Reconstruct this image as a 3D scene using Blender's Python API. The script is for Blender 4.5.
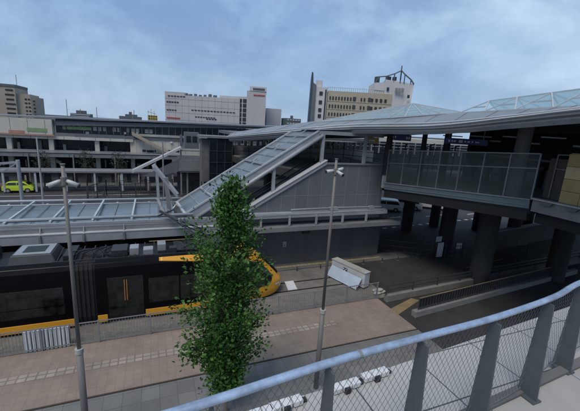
import bpy, bmesh, math, random
from mathutils import Vector, Matrix
random.seed(7)
PI = math.pi
C = bpy.context.scene.collection
for o in list(bpy.data.objects): bpy.data.objects.remove(o)

# ------------------------------------------------------------------ camera
cd = bpy.data.cameras.new('camera'); cam = bpy.data.objects.new('camera', cd); C.objects.link(cam)
bpy.context.scene.camera = cam
EYE = Vector((0, 0, 9.6))
CF = Vector((0.3730039, 0.90051106, -0.22349032))
CR = Vector((0.92740247, -0.36916408, 0.06035337))
CU = Vector((0.02815572, 0.22977751, 0.97283583))
cam.matrix_world = Matrix(((CR.x, CU.x, -CF.x, 0), (CR.y, CU.y, -CF.y, 0), (CR.z, CU.z, -CF.z, EYE.z), (0, 0, 0, 1)))
cd.sensor_width = 36; cd.lens = 36 * 338 / 580; cd.clip_start = 0.05; cd.clip_end = 6000
sc = bpy.context.scene
sc.render.resolution_x = 1024; sc.render.resolution_y = 726

# ------------------------------------------------------------------ sky and sun
SUN_EL, SUN_AZ = math.radians(58), math.radians(230)      # azimuth measured clockwise from +Y
w = bpy.data.worlds.new('World'); sc.world = w; w.use_nodes = True
nt = w.node_tree; nt.nodes.clear()
def N(t, **k):
    n = nt.nodes.new(t)
    for a, b in k.items(): setattr(n, a, b)
    return n
out = N('ShaderNodeOutputWorld'); bg = N('ShaderNodeBackground'); bg.inputs[1].default_value = 0.1
sky = N('ShaderNodeTexSky', sky_type='NISHITA', sun_disc=False, sun_elevation=SUN_EL, sun_rotation=SUN_AZ)
tc = N('ShaderNodeTexCoord'); sp = N('ShaderNodeSeparateXYZ'); nt.links.new(tc.outputs['Generated'], sp.inputs[0])
zs = N('ShaderNodeMath', operation='MULTIPLY'); zs.inputs[1].default_value = 1.7; nt.links.new(sp.outputs[2], zs.inputs[0])
cb = N('ShaderNodeCombineXYZ'); nt.links.new(sp.outputs[0], cb.inputs[0]); nt.links.new(sp.outputs[1], cb.inputs[1]); nt.links.new(zs.outputs[0], cb.inputs[2])
def noise(scale, detail, rough, off):
    mp = N('ShaderNodeMapping'); mp.inputs['Location'].default_value = off; mp.inputs['Scale'].default_value = (1, 1, 1)
    nt.links.new(cb.outputs[0], mp.inputs[0])
    n = N('ShaderNodeTexNoise'); n.inputs['Scale'].default_value = scale; n.inputs['Detail'].default_value = detail
    n.inputs['Roughness'].default_value = rough; n.inputs['Distortion'].default_value = 0.3
    nt.links.new(mp.outputs[0], n.inputs['Vector']); return n
n1 = noise(1.5, 7, 0.5, (3.1, 1.7, 0)); n2 = noise(3.6, 10, 0.62, (0.4, 5.2, 0))
r1 = N('ShaderNodeValToRGB'); r1.color_ramp.elements[0].position = 0.4; r1.color_ramp.elements[1].position = 0.6
r1.color_ramp.elements[0].color = (1.95, 3.3, 5.4, 1); r1.color_ramp.elements[1].color = (3.5, 4.9, 6.7, 1)
r2 = N('ShaderNodeValToRGB'); r2.color_ramp.elements[0].position = 0.40; r2.color_ramp.elements[1].position = 0.68
r2.color_ramp.elements[0].color = (0.82, 0.85, 0.90, 1); r2.color_ramp.elements[1].color = (1.5, 1.38, 1.24, 1)
nt.links.new(n1.outputs[0], r1.inputs[0]); nt.links.new(n2.outputs[0], r2.inputs[0])
mu = N('ShaderNodeMix', data_type='RGBA', blend_type='MULTIPLY'); mu.inputs[0].default_value = 1
nt.links.new(r1.outputs[0], mu.inputs[6]); nt.links.new(r2.outputs[0], mu.inputs[7])
hr_ = N('ShaderNodeMapRange'); hr_.inputs[1].default_value = 0.0; hr_.inputs[2].default_value = 0.30; hr_.inputs[3].default_value = 0.5; hr_.inputs[4].default_value = 0.0
nt.links.new(sp.outputs[2], hr_.inputs[0])
mh = N('ShaderNodeMix', data_type='RGBA'); nt.links.new(hr_.outputs[0], mh.inputs[0]); nt.links.new(mu.outputs[2], mh.inputs[6]); mh.inputs[7].default_value = (3.7, 4.7, 6.0, 1)
mxs = N('ShaderNodeMix', data_type='RGBA'); mxs.inputs[0].default_value = 0.9
nt.links.new(sky.outputs[0], mxs.inputs[6]); nt.links.new(mh.outputs[2], mxs.inputs[7])
nt.links.new(mxs.outputs[2], bg.inputs[0]); nt.links.new(bg.outputs[0], out.inputs[0])
sl = bpy.data.lights.new('sun', 'SUN'); sl.energy = 2.0; sl.angle = math.radians(28); sl.color = (1, 0.90, 0.78)
so = bpy.data.objects.new('sun', sl); C.objects.link(so)
sd = Vector((math.sin(SUN_AZ) * math.cos(SUN_EL), math.cos(SUN_AZ) * math.cos(SUN_EL), math.sin(SUN_EL)))
so.rotation_euler = (-sd).to_track_quat('-Z', 'Y').to_euler()
sc.view_settings.view_transform = 'Standard'; sc.view_settings.look = 'None'
sc.view_settings.exposure = 0.3; sc.view_settings.gamma = 1
sc.view_settings.use_curve_mapping = False

# ------------------------------------------------------------------ materials
M = {}
def mat(name, col, rough=0.7, metal=0.0, var=0.12, scale=1.5, bump=0.0, spec=0.5, alpha=None, streak=False, emit=None, stain=0.0):
    m = bpy.data.materials.new(name); m.use_nodes = True; t = m.node_tree; b = t.nodes['Principled BSDF']
    b.inputs['Roughness'].default_value = rough; b.inputs['Metallic'].default_value = metal
    b.inputs['Specular IOR Level'].default_value = spec
    tcn = t.nodes.new('ShaderNodeTexCoord'); mp = t.nodes.new('ShaderNodeMapping')
    t.links.new(tcn.outputs['Object'], mp.inputs[0])
    if streak: mp.inputs['Scale'].default_value = (1, 1, 0.12)
    n = t.nodes.new('ShaderNodeTexNoise'); n.inputs['Scale'].default_value = scale; n.inputs['Detail'].default_value = 8
    n.inputs['Roughness'].default_value = 0.65; t.links.new(mp.outputs[0], n.inputs['Vector'])
    r = t.nodes.new('ShaderNodeValToRGB'); r.color_ramp.elements[0].position = 0.3; r.color_ramp.elements[1].position = 0.72
    lo = [c * (1 - var) for c in col]; hi = [min(1, c * (1 + var)) for c in col]
    r.color_ramp.elements[0].color = (*lo, 1); r.color_ramp.elements[1].color = (*hi, 1)
    t.links.new(n.outputs[0], r.inputs[0]); last = r.outputs[0]
    if stain:
        n3 = t.nodes.new('ShaderNodeTexNoise'); n3.inputs['Scale'].default_value = scale * 0.22; n3.inputs['Detail'].default_value = 10
        n3.inputs['Roughness'].default_value = 0.7; t.links.new(mp.outputs[0], n3.inputs['Vector'])
        r3 = t.nodes.new('ShaderNodeValToRGB'); r3.color_ramp.elements[0].position = 0.38; r3.color_ramp.elements[1].position = 0.6
        v = 1 - stain; r3.color_ramp.elements[0].color = (v, v, v, 1); r3.color_ramp.elements[1].color = (1, 1, 1, 1)
        t.links.new(n3.outputs[0], r3.inputs[0])
        mm = t.nodes.new('ShaderNodeMix'); mm.data_type = 'RGBA'; mm.blend_type = 'MULTIPLY'; mm.inputs[0].default_value = 1
        t.links.new(last, mm.inputs[6]); t.links.new(r3.outputs[0], mm.inputs[7]); last = mm.outputs[2]
    t.links.new(last, b.inputs['Base Color'])
    rr = t.nodes.new('ShaderNodeMapRange'); rr.inputs[3].default_value = max(0.02, rough - 0.1); rr.inputs[4].default_value = min(1, rough + 0.12)
    t.links.new(n.outputs[0], rr.inputs[0]); t.links.new(rr.outputs[0], b.inputs['Roughness'])
    if bump:
        n2 = t.nodes.new('ShaderNodeTexNoise'); n2.inputs['Scale'].default_value = scale * 12; n2.inputs['Detail'].default_value = 5
        t.links.new(tcn.outputs['Object'], n2.inputs['Vector'])
        bp = t.nodes.new('ShaderNodeBump'); bp.inputs['Strength'].default_value = bump; bp.inputs['Distance'].default_value = 0.02
        t.links.new(n2.outputs[0], bp.inputs['Height']); t.links.new(bp.outputs[0], b.inputs['Normal'])
    if alpha is not None: b.inputs['Alpha'].default_value = alpha
    if emit:
        b.inputs['Emission Color'].default_value = (*col, 1); b.inputs['Emission Strength'].default_value = emit
    M[name] = m; return m
def brick(name, col, bw, bh, mortar, mcol, var=0.12, rough=0.85, off=0.5, rot=0.0, msize=0.02, stain=0.2):
    m = bpy.data.materials.new(name); m.use_nodes = True; t = m.node_tree; b = t.nodes['Principled BSDF']
    b.inputs['Roughness'].default_value = rough
    tcn = t.nodes.new('ShaderNodeTexCoord'); mp = t.nodes.new('ShaderNodeMapping'); mp.inputs['Rotation'].default_value = (0, 0, rot)
    t.links.new(tcn.outputs['Object'], mp.inputs[0])
    k = t.nodes.new('ShaderNodeTexBrick'); k.offset = off; k.inputs['Scale'].default_value = 1
    k.inputs['Brick Width'].default_value = bw; k.inputs['Row Height'].default_value = bh
    k.inputs['Mortar Size'].default_value = msize; k.inputs['Mortar Smooth'].default_value = 0.3
    k.inputs['Color1'].default_value = (*[c * (1 - var) for c in col], 1); k.inputs['Color2'].default_value = (*[c * (1 + var) for c in col], 1)
    k.inputs['Mortar'].default_value = (*mcol, 1)
    t.links.new(mp.outputs[0], k.inputs['Vector'])
    n = t.nodes.new('ShaderNodeTexNoise'); n.inputs['Scale'].default_value = 0.55; n.inputs['Detail'].default_value = 10; n.inputs['Roughness'].default_value = 0.7
    t.links.new(tcn.outputs['Object'], n.inputs['Vector'])
    r = t.nodes.new('ShaderNodeValToRGB'); r.color_ramp.elements[0].position = 0.3; r.color_ramp.elements[1].position = 0.7
    v = 1 - stain; r.color_ramp.elements[0].color = (v, v, v, 1); r.color_ramp.elements[1].color = (1.08, 1.06, 1.04, 1)
    t.links.new(n.outputs[0], r.inputs[0])
    mm = t.nodes.new('ShaderNodeMix'); mm.data_type = 'RGBA'; mm.blend_type = 'MULTIPLY'; mm.inputs[0].default_value = 1
    t.links.new(k.outputs[0], mm.inputs[6]); t.links.new(r.outputs[0], mm.inputs[7]); t.links.new(mm.outputs[2], b.inputs['Base Color'])
    M[name] = m; return m
mat('asphalt', (.045, .045, .046), .9, var=.25, scale=.8, bump=.3, stain=.35)
mat('asphalt_dark', (.034, .033, .033), .88, var=.25, scale=.9, bump=.3, stain=.4)
mat('ballast', (.17, .165, .15), .9, var=.7, scale=22, bump=.5, stain=.3)
mat('trackbed', (.165, .152, .138), .9, var=.22, scale=2.0, bump=.3, stain=.35)
mat('concrete', (.19, .19, .183), .85, var=.15, scale=1.6, bump=.2, stain=.3)
brick('terrace_slab', (.34, .33, .315), .9, .9, .01, (.12, .12, .115), off=0, rot=.12, var=.04, msize=.006, stain=.25)
mat('concrete_dark', (.12, .12, .12), .88, var=.2, scale=1.6, bump=.2, stain=.35)
mat('concrete_pale', (.36, .355, .33), .85, var=.12, scale=1.2, bump=.2, stain=.22)
brick('paver_brown', (.235, .188, .155), .3, .3, .01, (.175, .14, .116), var=.05, rot=PI / 2, off=0, msize=.008, stain=.28)
brick('paver_grey', (.15, .15, .145), .6, .6, .01, (.095, .095, .093), off=.0, msize=.012, stain=.28)
brick('ledge_tile', (.40, .395, .385), .62, .44, .01, (.06, .065, .07), off=.0, var=.05, msize=.006, stain=.25)
brick('tactile_block', (.31, .275, .232), .3, .225, .01, (.19, .16, .135), off=.0, var=.12, msize=.03, stain=.35)
mat('drain', (.02, .017, .015), .8)
mat('line_white', (.55, .55, .52), .8, var=.3, scale=5)
mat('line_yellow', (.30, .25, .13), .8, var=.25, scale=4)
mat('line_ochre', (.20, .15, .08), .85, var=.3, scale=2)
mat('rail_steel', (.045, .036, .03), .5, .6)
mat('steel_pale', (.33, .35, .37), .5, .15, var=.1, scale=1.4, stain=.22)
mat('steel_white', (.44, .455, .47), .45, .1, var=.08, stain=.15)
mat('steel_grey', (.23, .235, .24), .55, .3, var=.1, stain=.15)
mat('steel_dark', (.055, .06, .065), .5, .3)
mat('blade_grey', (.085, .10, .105), .5, .2, var=.12, scale=6, bump=.05)
mat('handrail', (.43, .51, .64), .32, .6, var=.3, scale=14, stain=.35)  # blue of the base colour stands in for the reflected sky
mat('wire', (.15, .155, .16), .5, .4)
mat('pole_grey', (.16, .15, .145), .6, .2, var=.12, scale=3, streak=True)
mat('roof_metal', (.25, .26, .28), .42, .35, var=.1, scale=.8, stain=.2)
mat('roof_white', (.36, .355, .365), .5, .2, var=.1, scale=.9, stain=.2)
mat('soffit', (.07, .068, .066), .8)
mat('column_dark', (.022, .023, .025), .8, var=.2, scale=1.2, streak=True)  # near-black, so the footbridge's deep shade sits in the colour itself
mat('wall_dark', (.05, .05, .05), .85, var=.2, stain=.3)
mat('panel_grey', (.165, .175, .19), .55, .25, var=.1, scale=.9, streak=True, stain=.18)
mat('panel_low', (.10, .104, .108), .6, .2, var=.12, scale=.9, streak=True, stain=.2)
mat('joint', (.32, .34, .36), .5, .3)
mat('canopy_sheet', (.19, .225, .255), .3, .35, var=.12, scale=.7, stain=.28)
mat('fascia_teal', (.115, .155, .17), .5, .2, var=.1, streak=True, stain=.15)
mat('glass_rail', (.12, .15, .14), .06, 0, alpha=.2, var=.05)
mat('glass_blue', (.26, .42, .50), .1, 0, alpha=.6, var=.08)
mat('glass_dark', (.012, .018, .025), .08, 0, var=.2)
mat('window_dark', (.02, .024, .028), .2, 0, var=.3)
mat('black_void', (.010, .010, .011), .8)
mat('tram_black', (.004, .004, .005), .25, 0, var=.1, spec=.12)
mat('tram_glass', (.011, .013, .013), .08, 0, var=.95, scale=2.6, spec=.5)  # strong colour noise stands in for faint reflections in the panes
mat('tram_orange', (.62, .29, .025), .32, 0, var=.05, spec=.5)
mat('tram_grey', (.035, .037, .04), .5, .4)
mat('lid_silver', (.34, .35, .36), .4, .5)
mat('bellows', (.009, .009, .010), .85)
mat('orange_line', (.55, .22, .05), .4)
mat('white_paint', (.62, .63, .64), .5, var=.07, scale=3, stain=.15)
mat('box_white', (.50, .52, .53), .5, .1, var=.08, scale=2, stain=.25)
mat('lamp_body', (.42, .42, .41), .5, .1)
mat('plate_blue', (.38, .44, .52), .4, .2)
mat('black_paint', (.012, .012, .013), .5)
mat('sign_blue', (.02, .03, .16), .4)
mat('sign_yellow', (.38, .27, .05), .5)
mat('board_tan', (.36, .24, .10), .6, var=.15)
mat('board_pale', (.48, .36, .19), .6)
mat('esc_brown', (.06, .048, .038), .4, .5)
mat('cream', (.50, .47, .41), .75, var=.07, scale=.6, stain=.12)
mat('beige', (.36, .31, .25), .8, var=.08, scale=.4, stain=.12)
mat('hatch_brown', (.07, .055, .045), .6)
mat('tan_brick', (.38, .34, .265), .85, var=.08, scale=.3, stain=.1)
mat('offwhite', (.52, .52, .53), .75, var=.05, scale=.1, stain=.12)
mat('mall_white', (.44, .43, .44), .75, var=.05, scale=.1, stain=.1)
mat('slate', (.10, .115, .13), .7)
mat('fin_navy', (.035, .06, .09), .5)
mat('green_panel', (.20, .29, .13), .6, var=.15, scale=2)
mat('salmon_panel', (.36, .2, .15), .6, var=.15, scale=2)
mat('car_lime', (.48, .60, .04), .3, var=.03)
mat('car_white', (.65, .66, .67), .3, var=.03)
mat('car_silver', (.3, .31, .32), .3, .3, var=.03)
mat('tyre', (.015, .015, .015), .9)
mat('red_paint', (.4, .04, .03), .5)
mat('crane_yellow', (.45, .33, .1), .6)
mat('bark', (.16, .13, .10), .9, var=.25, scale=6)
mat('leaf', (.032, .088, .016), .6, var=.55, scale=2.2, spec=.3)
mat('leaf_light', (.07, .155, .028), .55, var=.45, scale=3, spec=.3)
mat('leaf_dark', (.035, .04, .025), .7, var=.4, scale=2)
mat('skin', (.45, .3, .22), .6); mat('cloth_dark', (.02, .022, .03), .9); mat('hair', (.012, .01, .01), .7)

# ------------------------------------------------------------------ helpers
class MB:
    def __init__(s): s.v = []; s.f = []
    def quad(s, a, b, c, d):
        i = len(s.v); s.v += [tuple(a), tuple(b), tuple(c), tuple(d)]; s.f.append((i, i + 1, i + 2, i + 3)); return s
    def poly(s, pts):
        i = len(s.v); s.v += [tuple(p) for p in pts]; s.f.append(tuple(range(i, i + len(pts)))); return s
    def box(s, x0, x1, y0, y1, z0, z1):
        return s.hexa([(x0, y0, z0), (x1, y0, z0), (x1, y1, z0), (x0, y1, z0)], [(x0, y0, z1), (x1, y0, z1), (x1, y1, z1), (x0, y1, z1)])
    def hexa(s, lo, hi):
        n = len(lo); i = len(s.v); s.v += [tuple(p) for p in lo] + [tuple(p) for p in hi]
        s.f.append(tuple(i + k for k in reversed(range(n)))); s.f.append(tuple(i + n + k for k in range(n)))
        for k in range(n):
            j = (k + 1) % n; s.f.append((i + k, i + j, i + n + j, i + n + k))
        return s
    def prism(s, pts, z0, z1):
        return s.hexa([(p[0], p[1], z0) for p in pts], [(p[0], p[1], z1) for p in pts])
    def xprism(s, pts, y0, y1):            # outline in x,z extruded along y
        return s.hexa([(p[0], y0, p[1]) for p in pts], [(p[0], y1, p[1]) for p in pts])
    def bar(s, a, b, w, h=None, up=(0, 0, 1), w2=None):    # rectangular bar
        a = Vector(a); b = Vector(b); h = h or w; d = (b - a).normalized(); u = Vector(up)
        if abs(d.dot(u)) > .98: u = Vector((0, 1, 0))
        r = d.cross(u).normalized(); u = r.cross(d).normalized(); w2 = w2 or w
        def ring(p, ww): return [tuple(p + r * ww / 2 * i + u * h / 2 * j) for i, j in ((-1, -1), (1, -1), (1, 1), (-1, 1))]
        return s.hexa(ring(a, w), ring(b, w2))
    def tube(s, pts, r, n=8, r2=None, flat=1.0):
        pts = [Vector(p) for p in pts]; m = len(pts); i0 = len(s.v)
        for k, p in enumerate(pts):
            d = (pts[min(k + 1, m - 1)] - pts[max(k - 1, 0)]).normalized()
            u = Vector((0, 0, 1)) if abs(d.z) < .98 else Vector((0, 1, 0))
            a = d.cross(u).normalized(); b = a.cross(d).normalized()
            rr = r if r2 is None else r + (r2 - r) * k / (m - 1)
            for q in range(n):
                t = 2 * PI * q / n; s.v.append(tuple(p + a * math.cos(t) * rr + b * math.sin(t) * rr * flat))
        for k in range(m - 1):
            for q in range(n):
                j = (q + 1) % n; s.f.append((i0 + k * n + q, i0 + k * n + j, i0 + (k + 1) * n + j, i0 + (k + 1) * n + q))
        s.f.append(tuple(i0 + q for q in reversed(range(n)))); s.f.append(tuple(i0 + (m - 1) * n + q for q in range(n)))
        return s
    def grid(s, fn, nu, nv):
        i0 = len(s.v)
        for i in range(nu + 1):
            for j in range(nv + 1): s.v.append(tuple(fn(i / nu, j / nv)))
        for i in range(nu):
            for j in range(nv):
                a = i0 + i * (nv + 1) + j; s.f.append((a, a + nv + 1, a + nv + 2, a + 1))
        return s
    def split(s, name, m, parent=None, bevel=0):
        # one object for each separate piece that was added
        par = list(range(len(s.v)))
        def find(i):
            while par[i] != i: par[i] = par[par[i]]; i = par[i]
            return i
        for f in s.f:
            for k in f[1:]: par[find(k)] = find(f[0])
        gr = {}
        for f in s.f: gr.setdefault(find(f[0]), []).append(f)
        res = []
        for fs in gr.values():
            idx = sorted({i for f in fs for i in f}); mp = {i: k for k, i in enumerate(idx)}
            b = MB(); b.v = [s.v[i] for i in idx]; b.f = [tuple(mp[i] for i in f) for f in fs]; res.append(b.build(name, m, parent, bevel))
        return res
    def build(s, name, m, parent=None, bevel=0, smooth=False):
        off = Vector((0, 0, 0)); p = parent
        while p is not None: off += p.location; p = p.parent
        me = bpy.data.meshes.new(name); me.from_pydata([tuple(Vector(v) - off) for v in s.v], [], s.f)
        me.materials.append(M[m])
        if smooth:
            for q in me.polygons: q.use_smooth = True
        o = bpy.data.objects.new(name, me); C.objects.link(o); o.parent = parent
        bm = bmesh.new(); bm.from_mesh(me); bmesh.ops.recalc_face_normals(bm, faces=bm.faces[:]); bm.to_mesh(me); bm.free()
        if bevel:
            b = o.modifiers.new('bevel', 'BEVEL'); b.width = bevel; b.segments = 2; b.limit_method = 'ANGLE'
        return o
def tag(o, label=None, cat=None, group=None, kind=None):
    if label: o['label'] = label
    if cat: o['category'] = cat
    if group: o['group'] = group
    if kind: o['kind'] = kind
    return o
def thing(name, label, cat, loc, group=None):
    o = bpy.data.objects.new(name, None); C.objects.link(o); o.location = loc; o.empty_display_size = .3
    return tag(o, label, cat, group)
def struct(o): o['kind'] = 'structure'; return o
def copy_tree(o, parent=None):
    c = o.copy(); C.objects.link(c); c.parent = parent
    for ch in [k for k in bpy.data.objects if k.parent == o]: copy_tree(ch, c)
    return c
def box(x0, x1, y0, y1, z0, z1): return MB().box(x0, x1, y0, y1, z0, z1)
def lerp(a, b, t): return a + (b - a) * t
def L3(a, b, t): return tuple(lerp(a[i], b[i], t) for i in range(3))

# ------------------------------------------------------------------ ground and paving
struct(MB().quad((-2500, -2500, -.02), (2500, -2500, -.02), (2500, 2500, -.02), (-2500, 2500, -.02)).build('ground', 'asphalt'))
struct(MB().prism([(-60, -30), (12.15, -30), (12.15, 11.5), (-60, 11.5)], -.015, .10).build('footway', 'paver_grey'))
struct(MB().prism([(-60, 11.62), (12.15, 11.62), (12.1, 14.95), (-60, 14.95)], -.015, .10).build('plaza_paving', 'paver_brown'))
struct(box(-60, 12.12, 11.5, 11.62, -.01, .06).build('drain_channel', 'drain'))
struct(MB().quad((-60, 13.02, .104), (8.4, 13.02, .104), (8.4, 13.46, .104), (-60, 13.46, .104)).build('tactile_paving', 'tactile_block'))
struct(box(-60, 13.0, 14.95, 20.0, -.012, .02).build('track_bed', 'trackbed'))
for y in (17.15, 18.22):
    struct(box(-60, 12.6, y - .035, y + .035, .02, .045).build('rail', 'rail_steel'))
    struct(box(-60, 12.6, y + .04, y + .10, .02, .024).build('rail_groove', 'black_void'))
struct(box(-60, 6.8, 19.35, 28.0, -.01, .34).build('platform', 'concrete'))
struct(MB().prism([(6.8, 20.05), (19, 20.05), (19, 21.3), (6.8, 21.3)], -.01, .06).build('platform_ramp', 'concrete_dark'))
struct(box(-60, 12.2, 15.15, 15.75, .02, .05).build('ballast_strip', 'ballast'))
mk = MB()
k = 6.9
while k < 16.5:
    mk.box(k, k + .26, 20.45, 20.72, .06, .072); k += .30
struct(mk.build('warning_strip', 'line_yellow'))
struct(MB().quad((13, 14.95, -.012), (60, 14.95, -.012), (60, 20.0, -.012), (13, 20.0, -.012)).build('service_road', 'asphalt_dark'))
struct(MB().prism([(12.25, 14.95), (13.6, 14.95), (60, 15.3), (60, 9), (12.25, 8)], -.015, -.006).build('side_road', 'asphalt_dark'))
mk = MB()
mk.poly([(12.2, 13.1, -.002), (14.6, 14.1, -.002), (14.3, 14.45, -.002), (12.2, 13.75, -.002)])
struct(mk.build('road_marking', 'line_ochre'))
mk = MB()
for a, b in (((16.5, 13.2), (19.0, 13.9)), ((20.5, 14.2), (23.5, 14.6)), ((22, 17.2), (27, 17.9))):
    mk.bar((a[0], a[1], -.002), (b[0], b[1], -.002), .12, .004)
struct(mk.build('lane_marking', 'line_ochre'))
# forecourt beyond the platform: darker asphalt, kerbs and worn lines
mk = MB()
for i in range(9): mk.bar((-22 + i * 3.4, 38.5, -.012), (-20.9 + i * 3.4, 43.0, -.012), .13, .006)
for y in (36.5, 44.6, 47.2): mk.box(-30, 5, y, y + .13, -.014, -.009)
struct(mk.build('road_marking', 'line_white'))
struct(box(-45, 9.5, 51.2, 60, -.015, .14).build('pavement', 'concrete_dark'))
struct(box(-45, 9.5, 51.0, 51.2, -.015, .15).build('kerb', 'concrete'))
struct(box(-45, 2, 30.5, 31.2, -.015, .12).build('kerb', 'concrete'))
mk = MB()
for i in range(16): mk.bar((22 + i * 1.3, 27.6 + i * .12, -.012), (22.55 + i * 1.3, 27.65 + i * .12, -.012), .3, .006)
for i in range(4): mk.bar((24 + i * 7, 31.0, -.012), (27.5 + i * 7, 31.4, -.012), .14, .006)
struct(mk.build('crossing_marking', 'line_white'))

# ------------------------------------------------------------------ tram
T = thing('tram', 'glossy black and orange tram standing at the covered platform', 'tram', (0, 17.7, 0))
YC, HW = 17.7, 1.34
prof = [(-1.26, .22), (-1.34, .5), (-1.34, 2.45), (-1.30, 2.85), (-1.17, 3.05), (-.9, 3.14), (0, 3.17), (.9, 3.14), (1.17, 3.05), (1.30, 2.85), (1.34, 2.45), (1.34, .5), (1.26, .22)]
def section(x0, x1, sc_=1.0):
    return MB().hexa([(x0, YC + p[0] * sc_, p[1]) for p in prof], [(x1, YC + p[0] * sc_, p[1]) for p in prof])
bd = section(-15, -3.42).build('body', 'tram_black', T, bevel=.03)
bd2 = section(-2.6, 4.0).build('body', 'tram_black', T, bevel=.03)
YS = YC - HW
def sidepatch(x0, x1, z0, z1, d=.008):
    return box(x0, x1, YS - d, YS + .03, z0, z1)
for (x0, x1) in ((-14.6, -12.2), (-9.9, -6.35), (-6.2, -3.85)): sidepatch(x0, x1, .82, 2.12).build('window', 'tram_glass', T, bevel=.02)
for (x0, x1) in ((-.35, 1.05), (1.12, 2.5), (2.57, 3.6)): sidepatch(x0, x1, .85, 2.15).build('window', 'tram_glass', T, bevel=.02)
for (x0, x1) in ((-12.0, -10.2), (-2.12, -.58)):
    d = sidepatch(x0, x1, .3, 2.35, .012).build('door', 'tram_glass', T, bevel=.02)
    mk = MB(); xm = (x0 + x1) / 2
    for s in (-1, 1): mk.box(xm + s * .05 - .012, xm + s * .05 + .012, YS - .028, YS - .013, 1.15, 2.2)
    mk.build('door_edge', 'orange_line', d)
    box(xm - .01, xm + .01, YS - .02, YS - .012, .3, 1.15).build('door_seal', 'black_paint', d)
mk = MB()
for i in range(4): mk.box(-6.2 + i * .0, -3.85, YS - .012, YS - .007, 1.25 + .0 * i, 1.27); 
mk.build('window_bar', 'tram_grey', T)
# bellows
mk = MB()
for i in range(9):
    x0 = -3.42 + i * .0911
    s = .97 if i % 2 else .93
    mk.hexa([(x0, YC + p[0] * s, p[1] * .985) for p in prof], [(x0 + .0911, YC + p[0] * (.93 if i % 2 == 0 else .965), p[1] * .985) for p in prof])
mk.build('bellows', 'bellows', T)
# skirts
def sk(x0, x1, parent=T): return box(x0, x1, YS - .02, YS + .05, .16, .52).build('skirt', 'tram_orange', parent, bevel=.012)
sk(-15, -12.05); sk(-10.15, -3.47); sk(-2.58, -2.17); sk(-.52, 4.2)
box(-15, 4.2, YC - 1.15, YC + 1.15, .08, .25).build('underframe', 'black_paint', T)
# orange swoosh along the roof edge
def sw(u, v):
    x = lerp(.15, 4.3, u); h = .05 + .13 * min(1, u * 2.6) + .2 * max(0, u - .6) * 2; z = 3.0 - h + h * v + .10 * v
    y = YC - lerp(1.345, 1.12, max(0, (z - 2.8) / .3)) - .012
    return (x, y, min(z, 3.13))
o = MB().grid(sw, 24, 6).build('roof_stripe', 'tram_orange', T, smooth=True)
m_ = o.modifiers.new('solid', 'SOLIDIFY'); m_.thickness = .02
# nose: one continuous shell
def tip(z):
    P = [(.16, 6.75), (.5, 6.95), (.95, 6.93), (1.4, 6.6), (2.0, 6.0), (2.6, 5.35), (2.9, 4.95), (3.1, 4.5), (3.2, 4.15)]
    for (a, b), (c, d) in zip(P, P[1:]):
        if z <= c: return lerp(b, d, (z - a) / (c - a))
    return P[-1][1]
def wid(z):
    if z < .5: return lerp(1.27, 1.345, (z - .16) / .34)
    if z < 2.45: return 1.345
    t = (z - 2.45) / .75; return 1.345 * max(.0, 1 - t ** 3.0) + .0
def nose(s, z, off=0.0):
    L = tip(z) - 3.98
    x = 3.98 + L * max(0, (1 - abs(s) ** 2.7)) ** .62
    p = Vector((x, YC + wid(z) * s, z))
    if off:
        c = Vector((4.0, YC, min(z, 1.6))); d = (p - c).normalized(); p += d * off
    return p
def sg(s): # denser near the edges
    return math.sin(s * PI / 2)
MB().grid(lambda u, v: nose(sg(2 * u - 1), lerp(.16, 3.195, v)), 64, 30).build('nose', 'tram_orange', T, smooth=True)
def side_glass(sign):
    def f(u, v):
        z = lerp(.88, 2.72, v)
        s0 = 1.0; zz = (z - .88) / 1.84
        s1 = .985 - .36 * max(0, math.sin(PI * min(1, .12 + zz * .95))) ** .6
        q = lerp(s0, s1, u)
        return nose(sign * q, z, .014)
    return MB().grid(f, 14, 20)
for s in (-1, 1): side_glass(s).build('side_window', 'tram_glass', T, smooth=True)
MB().grid(lambda u, v: nose(lerp(-.42, .42, u), lerp(1.3, 2.5, v), .012), 16, 14).build('windscreen', 'tram_glass', T, smooth=True)
for s in (-1, 1):
    MB().grid(lambda u, v: nose(s * lerp(.50, .64, u), lerp(.72, .84, v), .018), 5, 3).build('headlight', 'white_paint', T, smooth=True)
MB().grid(lambda u, v: nose(lerp(-.915, -.885, u), lerp(.45, .62, v), .012), 3, 2).build('emblem', 'black_paint', T)
mk = MB()
for i in range(4): mk.box(4.35 + i * .14, 4.43 + i * .14, YC - 1.26, YC - 1.2, 2.95 - i * .012, 3.01 - i * .012)
mk.split('roof_letter', 'black_paint', T)
# roof equipment
q = MB().hexa([(-5.9, 16.8, 3.1), (-4.1, 16.8, 3.1), (-4.1, 18.6, 3.1), (-5.9, 18.6, 3.1)], [(-5.8, 17.0, 3.5), (-4.3, 17.0, 3.5), (-4.3, 18.4, 3.5), (-5.8, 18.4, 3.5)]).build('roof_unit', 'tram_grey', T, bevel=.03)
box(-5.72, -4.36, 17.05, 18.35, 3.5, 3.53).build('lid', 'lid_silver', q)
box(-5.45, -4.62, 17.3, 18.1, 3.53, 3.545).build('grille', 'black_paint', q)
for (x0, x1, y0, y1, h, mm) in ((-8.6, -6.6, 16.8, 18.6, 3.5, 'tram_grey'), (-3.9, -3.45, 17, 18.4, 3.36, 'black_paint'), (-1.95, -1.25, 17.0, 17.9, 3.44, 'tram_grey'), (-1.15, -.75, 17.0, 17.6, 3.5, 'lid_silver'), (-.55, -.1, 16.9, 17.4, 3.42, 'lid_silver'), (.1, .5, 17.3, 17.9, 3.5, 'lid_silver'), (.65, 1.0, 16.95, 17.3, 3.4, 'tram_grey'), (2.0, 3.6, 16.95, 18.4, 3.45, 'tram_grey'), (-14, -10, 16.8, 18.6, 3.5, 'tram_grey')):
    box(x0, x1, y0, y1, 3.12, h).build('roof_unit', mm, T, bevel=.02)
mk = MB()
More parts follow.
